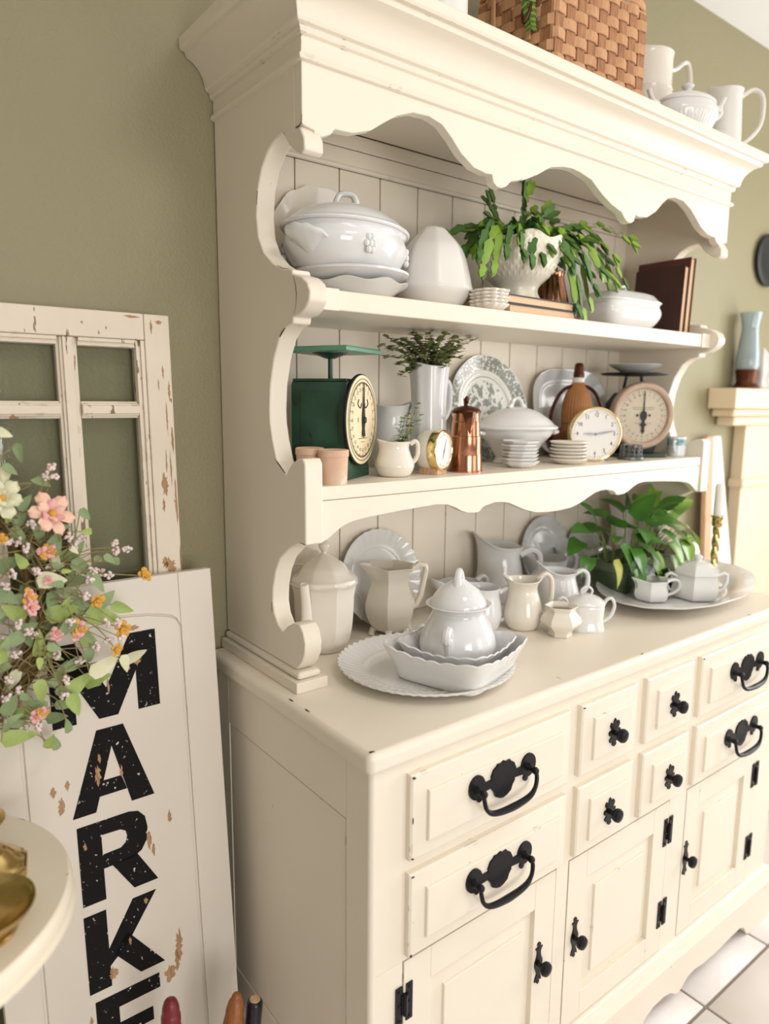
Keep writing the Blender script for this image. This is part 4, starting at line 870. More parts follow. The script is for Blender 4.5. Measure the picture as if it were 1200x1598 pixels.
P('body', vessel([(.019, 0), (.021, .002), (.022, .03), (.022, .048)], .002, 32, None, 1), M['mug'], o)
P('printed_band', lathe([(.0223, .028), (.0225, .029), (.0225, .042), (.0223, .043)], 32, c0=False, c1=False), M['teal'], o, label='teal flower print around the mug')
P('handle', loop_handle(.021, .012, .036, .014, .0025, 1.4), M['mug'], o)

# ================================================================ upper shelf
g = plateG(.11, .018, .62, .004, 72, pleat(14, .001, .5, .012))
prop('plate', g, wm, 'large cream plate with embossed edge leaning behind the tureen on the upper shelf', .212, Z2, .459, 9)
S('scalloped_bowl', vessel([(.045, 0), (.05, .002), (.064, .012), (.085, .026), (.0895, .029)], .003, 72, lambda th, t, r, z: (r * (1 + .02 * cos(8 * th) * sstep(.3, 1, t)), z + .0025 * cos(8 * th) * sstep(.5, 1, t)), 3), wh, 'shallow scalloped white bowl at the bottom of the stack under the tureen', 'bowl', (.203, .326, Z2))
S('soup_plate', plateG(.1, .021, .6, .004, 64), bl, 'plain white soup plate stacked between the scalloped bowl and the tureen', 'plate', (.194, .328, Z2 + .0262))
TZ = Z2 + .0262 + .0053
o = T('tureen', 'big oval white covered tureen with shell handles on top of two stacked dishes', 'tureen', (.188, .33, TZ), 25)
ov2 = ovl(.78)
mo2 = lambda th, t, r, z: (r * ov2(th), z)
P('body', vessel([(.056, 0), (.06, .003), (.08, .008), (.104, .022), (.1195, .042), (.123, .056), (.12, .066), (.1185, .072), (.1225, .078)], .004, 64, mo2, 4), bl, o)
P('lid', lathe(spl([(.1255, .0788), (.1285, .0815), (.1275, .084), (.121, .087), (.11, .0955), (.088, .108), (.06, .117), (.03, .1215), (.012, .1225)], 4), 64, mo2), bl, o)
P('finial', sweep(spl([(-.015, 0, .12), (-.0165, 0, .131), (-.009, 0, .1425), (.009, 0, .1425), (.0165, 0, .131), (.015, 0, .12)], 5), [.0065, .0058, .005, .005, .0058, .0065], 10, 1.5).rot('z', -.9), bl, o)
shell = leafG(.036, .056, -.28, -.18, 0, 8)
for s in (0, pi):
    NV, NT = 6, 18; v = []; f = []
    for i in range(NT + 1):
        an = -pi / 2 + pi * i / NT; e = cos(an)
        for j in range(NV + 1):
            t = j / NV; px = .108 + (.042 * e + .004) * t * (1 + .03 * cos(11 * an) * t); py = .036 * sin(an) * (.55 + .45 * t)
            zt = .0535 + .013 * t * e + .0012 * cos(11 * an) * t; v.append((px, py, zt)); 
    K = len(v)
    for i in range(NT + 1):
        an = -pi / 2 + pi * i / NT; e = cos(an)
        for j in range(NV + 1):
            t = j / NV; x, y, z = v[i * (NV + 1) + j]; v.append((x - .001 * t, y * .97, z - .004 - .022 * (1 - t) * e))
    for i in range(NT):
        for j in range(NV):
            q = i * (NV + 1) + j; f.append((q, q + NV + 1, q + NV + 2, q + 1)); f.append((K + q, K + q + 1, K + q + NV + 2, K + q + NV + 1))
        q = i * (NV + 1) + NV; f.append((q, q + NV + 1, K + q + NV + 1, K + q))
    P('handle', G(v, f).rot('z', s), bl, o, smooth=50)
for a in (-.85, .9, pi - .85, pi + .9):   # moulded flower spray beside the handles
    g = G()
    for j in range(7):
        t = a + .07 * cos(j * 2 * pi / 6) * (j < 6); z = .047 + .011 * sin(j * 2 * pi / 6) * (j < 6); q = ov2(t) * .1215
        g += ball(.0055 if j < 6 else .0062, q * cos(t), q * sin(t), z, 8)
    P('relief_flower', g, bl, o)
o = S('upturned_pitcher', vessel([(.038, 0), (.048, .006), (.066, .026), (.0735, .04), (.0725, .05), (.067, .075), (.061, .096), (.053, .115), (.042, .1285), (.031, .14), (.0235, .1485), (.018, .151), (.008, .1515)], .003, 64,
      lambda th, t, r, z: (r * (1 + (ngon_mod(8, .62)(th) - 1) * sstep(.15, .4, t)), z + .1 * max(z - .135, 0) * cos(th - 2.6)), 3), mt, 'smooth faceted matte white jug between the tureen and the cactus', 'jug', (.388, .335, Z2), 10)
sm = lambda th, t, r, z: (r * (1 + .05 * cos(12 * th) * sstep(.25, 1, t)) * rrect(1, 1, 3)(th), z)
stack([(.0008 * (-1) ** k, .0008 * (k % 2), .0) for k in range(5)], .0325, .0125, .0062, 'butter_dish', ['tiny fluted white dish, %s from below in the stack left of the horizontal books' % q for q in nm[:5]], 'dish', 'tiny fluted dishes on the upper shelf', (.45, .25, Z2), sm, wm, 72)
# two books lying flat
def bookG(w, d, t, c=.0022):
    cov = box(0, w, 0, d, 0, c) + box(0, w, 0, d, t - c, t)
    sp = sweep([(w - .0005, .0005, t / 2), (w - .0005, d - .0005, t / 2)], t / 2, 12, .5, up=(1, 0, 0))
    return cov, sp, box(.003, w - .003, .003, d - .003, c, t - c)
for k, (z, w, t, x, rz, cm, sm_, lab) in enumerate([(Z2, .208, .0172, .489, 1.5, 'bluecloth', 'spine', 'lower of two old books lying flat under the cactus bowl'), (Z2 + .0173, .206, .0165, .486, 2.5, 'bluecloth', 'bluecloth', 'upper of two old books lying flat, directly under the cactus bowl')]):
    o = T('book', lab, 'book', (x, .234, z), rz, 'books lying under the cactus bowl')
    cv, sp, pg_ = bookG(w, .15, t)
    P('cover', cv, M[cm], o, bevel=.0005); P('spine', sp, M[sm_], o); P('pages', pg_, M['page'], o, smooth=0)
ZB = Z2 + .0339
# hobnail bowl with christmas cactus
o = T('potted_cactus', 'christmas cactus trailing from a hobnail white bowl standing on two flat books', 'plant', (.602, .322, ZB), 0)
nb = 34
def hobm(th, t, r, z):
    s = sstep(.3, .42, t) * (1 - sstep(.94, .99, t)); row = z / .0092
    b = max(0, cos(nb * th + (pi if int(row) % 2 else 0))) ** 1.0 * max(0, sin(pi * (row % 1)))
    f = .05 * cos(8 * th) * (1 - sstep(.05, .3, t)) + .03 * cos(6 * th) * sstep(.85, 1, t)
    return r * (1 + f + .028 * s * b), z + .005 * cos(6 * th) * sstep(.9, 1, t)
hp_ = spl([(.048, 0), (.05, .003), (.043, .014), (.041, .024), (.046, .034), (.062, .05), (.076, .07), (.0815, .095), (.081, .113), (.084, .121)], 7)
P('bowl', vessel(hp_, .004, 272, hobm, 1), M['hob'], o, smooth=80)
P('soil', lathe([(.074, .1), (.074, .108)], 40), M['soil'], o)
seg = leafG(.034, .017, .05, .1, 0, 4).map(lambda x, y, z: (x, y * (1 + .25 * sin(x * 280)), z))
seg = seg + seg.map(lambda x, y, z: (x, y * .98, z - .0028))
sgm = [mesh('stem_segment', seg, M['cact'], 60, False), mesh('stem_segment', seg, M['cactl'], 60, False)]
rnd = random.Random(11)
def strand(a, b, arch, light=.3, fork=True, nn=None):
    A, Bv = Vector(a), Vector(b); L = (Bv - A).length; n = nn or max(3, int(L * 1.15 / .03)); mid = (A + Bv) / 2 + Vector((0, 0, arch))
    pts = [(1 - t) ** 2 * A + 2 * t * (1 - t) * mid + t * t * Bv for t in [i / n for i in range(n + 1)]]
    for i in range(n):
        d = pts[i + 1] - pts[i]; up = Vector((rnd.uniform(-.6, .6), rnd.uniform(-1, -.2), rnd.uniform(.2, 1)))
        q = P('stem_segment', sgm[1 if rnd.random() < light * (i + 1) / n * 1.6 else 0], None, o, pts[i], orient(d, up)); s = d.length / .031; q.scale = (s, max(.85, min(s, 1.2)), 1)
    if fork:
        for sgn in (-1, 1):
            d = (pts[-1] - pts[-2]).normalized(); dd = d + Vector((0, rnd.uniform(-.3, .1), .3 * sgn))
            P('stem_segment', sgm[1 if rnd.random() < light else 0], None, o, pts[-1], orient(dd, (0, -.8, .5)))
def cp(x, y, z): return (x - .602, y - .322, z - ZB)
C0 = [(0, 0, .108), (-.03, -.01, .108), (.03, .01, .108), (-.02, .03, .108), (.02, -.03, .108), (.05, -.02, .108), (-.05, 0, .108), (.04, .03, .108)]
ST = [((-.05, 0), (.43, .335, .77), .05, .1), ((-.05, -.01), (.45, .275, .735), .09, .5), ((-.05, -.02), (.447, .262, .705), .1, .7), ((-.04, -.03), (.5, .255, .745), .08, .2), ((-.03, 0), (.515, .31, .805), .04, .05), ((-.03, .01), (.525, .325, .83), .02, .05), ((0, 0), (.628, .325, .868), .03, .5),
      ((.0, -.01), (.59, .30, .85), .03, .05), ((.02, 0), (.655, .31, .835), .03, .2), ((-.01, -.02), (.575, .285, .83), .04, .05), ((.03, -.01), (.915, .28, .82), .08, .8), ((.04, -.01), (.89, .255, .8), .08, .7), ((.04, -.02), (.82, .252, .768), .1, .8), ((.05, -.02), (.775, .25, .735), .11, .5), ((.05, -.02), (.735, .243, .672), .15, .6),
      ((.05, -.03), (.69, .24, .655), .14, .4), ((.05, -.03), (.71, .238, .648), .14, .4), ((.05, -.04), (.665, .243, .735), .07, .1), ((.05, 0), (.72, .26, .785), .05, .3), ((.03, -.04), (.645, .24, .75), .05, .1), ((0, -.05), (.585, .245, .742), .06, .1), ((-.02, -.05), (.555, .243, .735), .06, .2), ((-.04, -.04), (.525, .24, .74), .06, .1), ((.03, .03), (.74, .36, .84), .05, .2), ((.01, .03), (.68, .36, .85), .04, .2), ((-.02, .03), (.56, .35, .845), .04, 0), ((.06, -.01), (.8, .27, .79), .08, .4), ((.06, 0), (.76, .28, .8), .07, .3), ((-.05, .02), (.47, .33, .75), .06, .0), ((.05, -.03), (.75, .245, .7), .13, .5), ((.02, -.02), (.64, .29, .82), .03, 0), ((-.05, -.02), (.475, .26, .715), .09, .7)]
rnd = random.Random(31)
for k in range(34):
    a = rnd.uniform(0, 6.283); q = rnd.uniform(.045, .105); e = (.602 + q * cos(a) * 1.15, max(.322 + q * sin(a) * .85, .242), ZB + .108 + rnd.uniform(.0, .062) * (1.15 - q / .12) + (.02 if q > .08 else .012) - (.035 if q > .09 else 0))
    ST.append(((.04 * cos(a), .03 * sin(a)), e, rnd.uniform(.03, .06), .15 if k % 3 else .6))
for k in range(8): ST.append(((.05, -.01 - .004 * k), (.7 + .03 * k + rnd.uniform(-.02, .02), .25 + rnd.uniform(0, .04), .80 - .012 * k + rnd.uniform(-.04, .02)), rnd.uniform(.06, .1), .5))
for (ax, ay), b, ar, li in ST: strand((ax, ay, .108), cp(*b), ar, li)
# fluted copper pot behind the books
o = T('copper_pot', 'fluted copper pot behind the flat books, half hidden by the cactus', 'pot', (.79, .395, Z2), 0)
P('body', vessel([(.038, 0), (.042, .004), (.046, .03), (.044, .055), (.036, .09), (.031, .115), (.033, .125)], .0016, 72, lambda th, t, r, z: (r * (1 + .035 * cos(14 * th) * sstep(.2, .5, t)), z), 3), M['copper'], o)
P('handle', loop_handle(.036, .03, .11, .022, .003, 1.6), M['copperdark'], o)
# plate leaning behind the cactus, upper right
prop('plate', plateG(.098, .016, .62, .004, 64), mt, 'pale plate leaning at the back behind the cactus and the covered dish', .92, Z2, .459, 9)
# rectangular covered dish
o = T('covered_dish', 'rectangular white covered dish with a bone shaped handle on the upper shelf', 'covered dish', (.925, .302, Z2), -2)
rd = rrect(1, .58, 7)
md = lambda th, t, r, z: (r * rd(th), z)
P('body', vessel([(.066, 0), (.07, .002), (.086, .016), (.0965, .032), (.0965, .044), (.092, .054), (.096, .059)], .003, 96, md, 3), wh, o)
P('lid', lathe([(.0975, .0598), (.0975, .063), (.09, .067), (.078, .078), (.06, .0835), (.02, .0855)], 96, md), wh, o)
P('lid_handle', sweep(spl([(-.019, 0, .083), (-.018, 0, .094), (-.022, 0, .1), (-.01, 0, .098), (0, 0, .097), (.01, 0, .098), (.022, 0, .1), (.018, 0, .094), (.019, 0, .083)], 3), [.005, .0042, .0036, .0036, .0036, .0036, .0036, .0042, .005], 8, 1.3), wh, o)
# two dark books standing at the right, leaning on the side
def stander(lab, x, y, w, h, t, tilt, cm):
    o = T('book', lab, 'book', (x, y, Z2), 0, 'dark books at the right end of the upper shelf')
    a = radians(tilt)
    tl = lambda g: g.rot('y', a)
    g1 = tl(box(0, .0024, 0, w, 0, h) + box(t - .0024, t, 0, w, 0, h)); z0 = min(p[2] for p in g1.v)
    P('cover', g1.move(0, 0, -z0), M[cm], o, bevel=.0006)
    P('spine', tl(sweep([(t / 2, w - .001, .0005), (t / 2, w - .001, h - .0005)], t / 2, 12, .5, up=(0, 1, 0))).move(0, 0, -z0), M[cm], o)
    P('pages', tl(box(.0024, t - .0024, .004, w - .003, .003, h - .003)).move(0, 0, -z0), M['page'], o, smooth=0)
stander('shorter dark brown book standing before the taller one at the right end', 1.0935, .25, .13, .158, .0225, 3.2, 'leather')
stander('taller red brown book standing nearest the right side of the hutch', 1.121, .253, .14, .18, .0235, 3.2, 'leather2')

# ================================================================ on top of the hutch
o = T('splint_basket', 'large woven wood splint basket with side handle on top of the hutch', 'basket', (.733, .343, ZT), 0)
bw, bd, NX, NY = .146, .1, 9, 6
def rect_path():
    """stake centres round the basket: (x, y, nx, ny)"""
    q = []
    for i in range(NX): q.append((-bw + 2 * bw * (i + .5) / NX, -bd, 0, -1))
    for i in range(NY): q.append((bw, -bd + 2 * bd * (i + .5) / NY, 1, 0))
    for i in range(NX): q.append((bw - 2 * bw * (i + .5) / NX, bd, 0, 1))
    for i in range(NY): q.append((-bw, bd - 2 * bd * (i + .5) / NY, -1, 0))
    return q
RP = rect_path(); NSTK = len(RP)
HB = .225
for x, y, nx, ny in RP:
    tx, ty = -ny, nx; w = .0115
    pr = [(0, .004), (.0005, .012)] + [(.0008, .03 + .03 * k) for k in range(7)]
    v = []; f = []
    for d, z in pr:
        for s, e in ((-w, -.0011), (w, -.0011), (w, .0011), (-w, .0011)): v.append((x + tx * s + nx * (e - .001 * (z < .01)), y + ty * s + ny * (e - .001 * (z < .01)), z))
    for k in range(len(pr) - 1):
        for j in range(4): f.append((k * 4 + j, k * 4 + (j + 1) % 4, k * 4 + 4 + (j + 1) % 4, k * 4 + 4 + j))
    P('stake', G(v, f + [(3, 2, 1, 0), tuple(len(v) - 4 + j for j in range(4))]), M['splintd'], o)
RW = 10
for r in range(RW):
    z0 = .002 + r * .0218; hgt = .0195; v = []; f = []; pts = []
    for k in range(NSTK * 4):
        s = k / 4 + .5; i = int(s) % NSTK; t = s - int(s); a = RP[i - 1 if t < 0 else i]; a = RP[(int(s - .5)) % NSTK]; b = RP[(int(s - .5) + 1) % NSTK]; u = (s - .5) - int(s - .5)
        x = a[0] + (b[0] - a[0]) * u; y = a[1] + (b[1] - a[1]) * u; nx = a[2] + (b[2] - a[2]) * u; ny = a[3] + (b[3] - a[3]) * u; n = sqrt(nx * nx + ny * ny) or 1
        # push rounded corners out to meet both sides
        if (a[2], a[3]) != (b[2], b[3]): g_ = 4 * u * (1 - u) * .008; x += nx / n * g_; y += ny / n * g_
        c = cos(pi * (s - .5 + r)); off_ = .0035 * (1 if c > 0 else -1) * min(1, abs(c) * 1.5)
        pts.append((x, y, nx / n, ny / n, off_))
    n = len(pts)
    for x, y, nx, ny, off_ in pts:
        for e, z in ((-.0008, z0), (.0008, z0 + .001), (.0008, z0 + hgt - .001), (-.0008, z0 + hgt)): v.append((x + nx * (off_ + e), y + ny * (off_ + e), z))
    for k in range(n):
        for j in range(4): f.append((k * 4 + j, ((k + 1) % n) * 4 + j, ((k + 1) % n) * 4 + (j + 1) % 4, k * 4 + (j + 1) % 4))
    P('weaver', G(v, f), M['splint'], o)
P('bottom', box(-bw + .004, bw - .004, -bd + .004, bd - .004, .0005, .004), M['splintd'], o)
P('rim', lathe([(1, HB - .006), (1.03, HB - .004), (1.03, HB + .008), (1, HB + .01), (.975, HB + .008), (.975, HB - .004)], 64, lambda th, t, r, z: (r * rrect(bw, bd, 12)(th), z), c0=False, c1=False), M['splint'], o)
for s in (-1, 1):
    P('handle', sweep(spl([(s * (bw + .005), -.045, .1), (s * (bw + .009), -.045, .2), (s * (bw + .012), -.04, .25), (s * (bw + .013), 0, .28), (s * (bw + .012), .04, .25), (s * (bw + .009), .045, .2), (s * (bw + .005), .045, .1)], 5), .006, 8, .5, up=(1, 0, 0)), M['splint'], o)
    P('handle_iron', sweep(spl([(s * (bw + .006), -.052, .19), (s * (bw + .014), -.056, .15), (s * (bw + .022), -.05, .125), (s * (bw + .018), -.04, .14), (s * (bw + .008), -.038, .19)], 5), .003, 6), M['copperdark'], o)
# fern frond trailing over the left end
o = T('fern_frond', 'green fern frond hanging over the left end of the splint basket', 'fern', (.572, .29, ZT + .1), 0)
fp = [(.07, .02, .11), (.03, .012, .158), (.0, .0, .15), (-.004, .002, .1), (.0, .0, .05), (.004, -.004, .015)]
P('stem', sweep(spl(fp, 6), [.0012, .0007], 6), M['stem'], o)
fg_ = leafG(.016, .0075, .1, .2, 0, 3); fme = [mesh('leaflet', fg_, M[k], 60, False) for k in ('cactl', 'cact')]
fs = spl(fp, 8)
for k in range(6, len(fs), 1):
    for s in (-1, 1):
        q = P('leaflet', fme[(k + (s > 0)) % 2], None, o, fs[k], orient((.25 * s, -.9 * s * .6, -.35 if k > 14 else .3), (-1, -.4, .2))); sc = .6 + .5 * sin(pi * (k - 5) / (len(fs) - 4)); q.scale = (sc, sc, sc)
S('crock', vessel([(.046, 0), (.05, .003), (.052, .02), (.052, .1), (.054, .14), (.056, .15)], .004, 48, None, 2), mt, 'white crock of which only the base shows at the top edge, left of the basket', 'crock', (.318, .262, ZT))
o = jug('pitcher', 'tall banded white pitcher with thin loop handle behind the ribbed dish on top', (1.08, .372, ZT), 170, [(.06, 0), (.063, .004), (.062, .06), (.0635, .063), (.0615, .066), (.06, .15), (.0615, .153), (.0595, .156), (.058, .222), (.06, .232)], wm, (.25, .02, .45, .8, 0), None, n=56, k=1)
P('handle', sweep(spl([(-.056, 0, .212), (-.095, 0, .225), (-.125, 0, .246), (-.142, 0, .236), (-.148, 0, .19), (-.136, 0, .13), (-.108, 0, .085), (-.058, 0, .06)], 5), .0055, 8, 1.4), wm, o)
o = T('covered_dish', 'ribbed white covered dish with twig handles near the right end of the crown', 'covered dish', (1.033, .235, ZT), -25)
ov3 = ovl(.72)
P('body', vessel([(.035, 0), (.04, .004), (.055, .02), (.07, .045), (.0735, .058), (.07, .068), (.066, .075)], .003, 160, lambda th, t, r, z: (r * ov3(th) * (1 + .012 * cos(40 * th) * (1 - sstep(.5, .75, t))), z), 4), wh, o)
P('lid', lathe(spl([(.0675, .0758), (.067, .08), (.058, .087), (.04, .095), (.02, .1), (.008, .102)], 3), 64, lambda th, t, r, z: (r * ov3(th), z)), wh, o)
P('lid_knob', lathe(spl([(.006, .1), (.005, .106), (.012, .111), (.0135, .115), (.006, .12), (.001, .1205)], 3), 20), wh, o)
for s in (0, pi):
    P('handle', (sweep(spl([(.066, 0, .05), (.082, 0, .058), (.088, 0, .068), (.084, 0, .078), (.068, 0, .072)], 4), [.006, .005, .0045, .0045, .006], 8) + sweep(spl([(.08, 0, .07), (.09, 0, .09), (.094, 0, .1)], 3), [.0055, .005, .0055], 8)).rot('z', s), wh, o)
jug('pitcher', 'plain white pitcher with wide loop handle at the far right end of the crown', (1.166, .215, ZT), 140, [(.034, 0), (.036, .003), (.036, .03), (.033, .09), (.032, .115), (.035, .13)], mt, (.25, .008, .5, .75, 0), (.015, .118, .05, .0045, 1.5), hx=.033)

# ================================================================ left: old window, sign, wreath
def leaning(name, label, cat, x, y, z, deg, roll=0):
    o = bpy.data.objects.new(name, None); COL.objects.link(o); o.location = (x, y, z + H); o.rotation_euler = (-radians(deg), radians(roll), 0); o.empty_display_size = .05
    return tag(o, label, cat)
WT = .5888
kl_ = 2.55; LW = (WT + H) / cos(radians(kl_)) - .003
ow = leaning('old_window', 'old white painted window sash with peeling paint leaning against the green wall', 'window sash', -.0824 + .006, .4515 - (WT + H) * math.tan(radians(kl_)), -H + .003, kl_)
OM = M['old']; XL = -.43
def WB(name, g, bevel=.002): return P(name, g, OM, ow, bevel=bevel)
t_ = .034
WB('stile', box(-.041, 0, 0, t_, 0, LW)); WB('stile', box(XL, XL + .055, 0, t_, 0, LW))
WB('rail', box(XL + .0555, -.0415, 0, t_, LW - .041, LW)); WB('rail', box(XL + .0555, -.0415, 0, t_, 0, .12))
cols = [(-.1415, -.0535), (-.2575, -.1715), (-.3735, -.2875)]
zr = [LW - .041, LW - .137, LW - .163, LW - .5, LW - .526, LW - .87, LW - .896, .12]
rows_ = [(zr[1], zr[0]), (zr[3], zr[2]), (zr[5], zr[4]), (zr[7], zr[6])]
def muntin(x0, x1, z0, z1, vert):
    g = box(x0, x1, .003, t_ - .004, z0, z1)
    if vert:
        a = (x1 - x0) / 4; return box(x0, x1, .013, t_ - .004, z0, z1) + box(x0 + a * .5, x1 - a * .5, .0075, .0131, z0, z1) + box(x0 + a, x1 - a, .003, .0076, z0, z1)
    a = (z1 - z0) / 4; return box(x0, x1, .013, t_ - .004, z0, z1) + box(x0, x1, .0075, .0131, z0 + a * .5, z1 - a * .5) + box(x0, x1, .003, .0076, z0 + a, z1 - a)
for a, b in ((-.1715, -.1415), (-.2875, -.2575)): WB('muntin', muntin(a, b, .1205, LW - .0415, True), .001)
for a, b in ((zr[2], zr[1]), (zr[4], zr[3]), (zr[6], zr[5])):
    for c0, c1 in cols: WB('muntin', muntin(c0 + .0004, c1 - .0004, a, b, False), .001)
# stepped glazing beads against stiles and rails
WB('glazing_bead', box(-.0535, -.0412, .0075, t_ - .004, .1205, LW - .0412) + box(-.0475, -.0412, .003, .0076, .1205, LW - .0412), .001)
for c0, c1 in cols: WB('glazing_bead', box(c0, c1, .0075, t_ - .004, LW - .053, LW - .0412) + box(c0, c1, .003, .0076, LW - .047, LW - .0412), .001)
for c0, c1 in cols:
    for z0, z1 in rows_:
        P('pane', box(c0 - .001, c1 + .001, .019, .021, z0 - .001, min(z1 + .001, LW - .05)), M['glass'], ow, smooth=0)
P('crack', box(-.1395, -.058, .0186, .0189, -.0003, .0003).rot('y', .6).move(-.02, 0, LW - .155), M['inkgrey'], ow, label='fine diagonal crack in the top right pane')
rb = random.Random(4)
for x, s, w, h in [(-.021, -.272, .012, .036), (-.025, -.305, .006, .02), (-.02, -.408, .02, .03), (-.028, -.402, .01, .02), (-.006, -.12, .004, .03), (-.012, -.165, .003, .05), (-.005, -.2, .004, .04), (-.017, -.235, .003, .04), (-.004, -.3, .004, .07), (-.01, -.245, .003, .05), (-.03, -.02, .004, .02), (-.018, -.012, .012, .006), (-.06, -.006, .03, .004), (-.015, -.09, .003, .02), (-.023, -.11, .003, .018), (-.002, -.4, .003, .05), (-.135, -.02, .004, .004), (-.2, -.018, .003, .004)]:
    n = 24; pl = [(x + w * .5 * cos(2 * pi * i / n) * rb.uniform(.4, 1.2), LW + s + h * .5 * sin(2 * pi * i / n) * rb.uniform(.5, 1.25)) for i in range(n)]
    P('peeled_patch', prism(pl, -.0004, .001, 'xz'), M['bare'], ow, smooth=0)

ST_ = .1738; ks_ = math.tan(radians(4.86)); LS = (ST_ + H) / cos(radians(4.86)) - .003
sg = leaning('market_sign', 'tall white arched panel lettered MARKET in worn black capitals, leaning before the old window', 'sign', -.0365, .41 - (ST_ + H) * ks_, -H + .003, 4.86)
SM = M['sign']
P('back_board', box(-.362, 0, .003, .018, 0, LS), SM, sg, bevel=.002)
def sz(s): return LS + s
arch = [(-.062, -.084), (-.0645, -.078), (-.072, -.0725), (-.085, -.0685), (-.11, -.063), (-.14, -.0595), (-.184, -.058)]
arch = arch + [(-.368 - x, s) for x, s in reversed(arch[:-1])]
P('stile', box(-.0575, 0, -.001, .0035, 0, LS), SM, sg, bevel=.0015); P('stile', box(-.362, -.3105, -.001, .0035, 0, LS), SM, sg, bevel=.0015)
P('top_rail', prism([(-.0577, sz(0)), (-.0577, sz(-.0885))] + [(x * 1.0, sz(s + .0035)) for x, s in arch] + [(-.3103, sz(-.0885)), (-.3103, sz(0))], -.001, .0035, 'xz'), SM, sg, bevel=.0012)
P('bottom_rail', box(-.3103, -.0577, -.001, .0035, 0, .06), SM, sg, bevel=.0015)
P('arched_panel', prism([(-.0625, .064)] + [(x, sz(s)) for x, s in arch] + [(-.3055, .064)], -.0005, .0035, 'xz'), SM, sg, bevel=.0018)
def rect(x0, x1, s0, s1): return [(x0, s0), (x1, s0), (x1, s1), (x0, s1)]
LET = {
 'M': [[(-.265, -.21), (-.265, -.085), (-.225, -.085), (-.184, -.163), (-.143, -.085), (-.102, -.085), (-.102, -.21), (-.137, -.21), (-.137, -.146), (-.169, -.21), (-.198, -.21), (-.231, -.146), (-.231, -.21)]],
 'A': [[(-.204, -.227), (-.183, -.227), (-.183, -.257), (-.2135, -.356), (-.248, -.356)], [(-.183, -.227), (-.163, -.227), (-.122, -.356), (-.1585, -.356), (-.183, -.257)], [(-.2065, -.333), (-.1645, -.333), (-.1715, -.309), (-.1995, -.309)]],
 'R': [rect(-.244, -.209, -.5, -.372), [(-.209, -.372), (-.165, -.372), (-.15, -.376), (-.14, -.388), (-.137, -.407), (-.14, -.428), (-.149, -.442), (-.163, -.449), (-.209, -.45), (-.209, -.427), (-.181, -.426), (-.173, -.42), (-.17, -.41), (-.172, -.401), (-.18, -.396), (-.209, -.395)], [(-.196, -.449), (-.157, -.444), (-.126, -.5), (-.165, -.5)]],
 'K': [rect(-.245, -.211, -.645, -.517), [(-.211, -.583), (-.169, -.517), (-.131, -.517), (-.18, -.585), (-.211, -.612)], [(-.203, -.596), (-.182, -.567), (-.125, -.645), (-.165, -.645)]],
 'E': [rect(-.238, -.203, -.79, -.661), rect(-.203, -.136, -.686, -.661), rect(-.203, -.15, -.736, -.713), rect(-.203, -.134, -.79, -.765)],
 'T': [rect(-.248, -.12, -.832, -.806), rect(-.202, -.166, -.935, -.832)]}
for ch, polys in LET.items():
    P('letter', sum([prism([(x, sz(s)) for x, s in p], -.0011, .0, 'xz') for p in polys], G()), M['black'], sg, smooth=0, label='black letter ' + ch)
rb = random.Random(8)
for x, s, w, h in [(-.207, -.298, .013, .03), (-.203, -.272, .006, .016), (-.252, -.3, .008, .014), (-.272, -.305, .008, .016), (-.262, -.332, .01, .028), (-.171, -.303, .005, .018), (-.234, -.405, .006, .014), (-.136, -.43, .008, .03), (-.13, -.448, .006, .02), (-.1, -.405, .007, .022), (-.207, -.627, .016, .02), (-.149, -.529, .008, .01), (-.178, -.585, .005, .014), (-.1, -.63, .013, .05), (-.118, -.672, .024, .026), (-.105, -.655, .009, .04), (-.135, -.13, .02, .016), (-.15, -.14, .012, .008), (-.181, -.162, .005, .024), (-.135, -.078, .02, .01), (-.15, -.083, .012, .008), (-.246, -.69, .006, .02)]:
    n = 26; pl = [(x + w * .5 * cos(2 * pi * i / n) * rb.uniform(.35, 1.15), sz(s) + h * .5 * sin(2 * pi * i / n) * rb.uniform(.45, 1.3)) for i in range(n)]
    P('worn_patch', prism(pl, -.0014, -.0003, 'xz'), M['bare'], sg, smooth=0)

# ---- wreath
wt_ = T('flower_wreath', 'grapevine wreath of pale leaves, pink and yellow silk flowers hanging over the sign', 'wreath', (0, 0, 0))
def WP(name, g, m=None, loc=(0, 0, 0), rot=(0, 0, 0), **k): return P(name, g, m, wt_, (loc[0], loc[1], loc[2] + 0), rot, **k)
RC, RR = Vector((-.5, .368, .177)), .19
rnd = random.Random(21)
for k in range(9):
    pts = []; ph = rnd.random() * 6.3; tw_ = rnd.choice((3, 4, 5)); rd_ = rnd.uniform(.008, .02)
    for i in range(48):
        a = 2 * pi * i / 48; b = tw_ * a + ph; q = RR + rd_ * cos(b); pts.append((RC.x + q * cos(a), RC.y + rd_ * .6 * sin(b), RC.z + q * sin(a)))
    WP('vine', sweep(pts, rnd.uniform(.0028, .0045), 6, closed=True), M['vine'])
def near_ring(p):
    d = Vector((p[0] - RC.x, 0, p[2] - RC.z)); d.normalize(); d = Matrix.Rotation(rnd.uniform(-.35, .35), 3, 'Y') @ d; return RC + d * RR
def twig(p, r=.0009):
    a = near_ring(p); b = Vector(p); m_ = (a + b) / 2 + Vector((rnd.uniform(-.02, .02), -.008, rnd.uniform(-.012, .02)))
    WP('twig', sweep(spl([tuple(a), tuple(m_), tuple(b)], 5), [r * 1.3, r * .8], 5), M['twig'])
gl_ = {k: [mesh('leaf', leafG(1, w, .22, dr, .3, 7, 0), M[mm], 60, False) for w, dr in ((.62, .25), (.55, -.1), (.5, .45))] for k, mm in (('g', 'leafg'), ('d', 'leafd'), ('p', 'leafp'))}
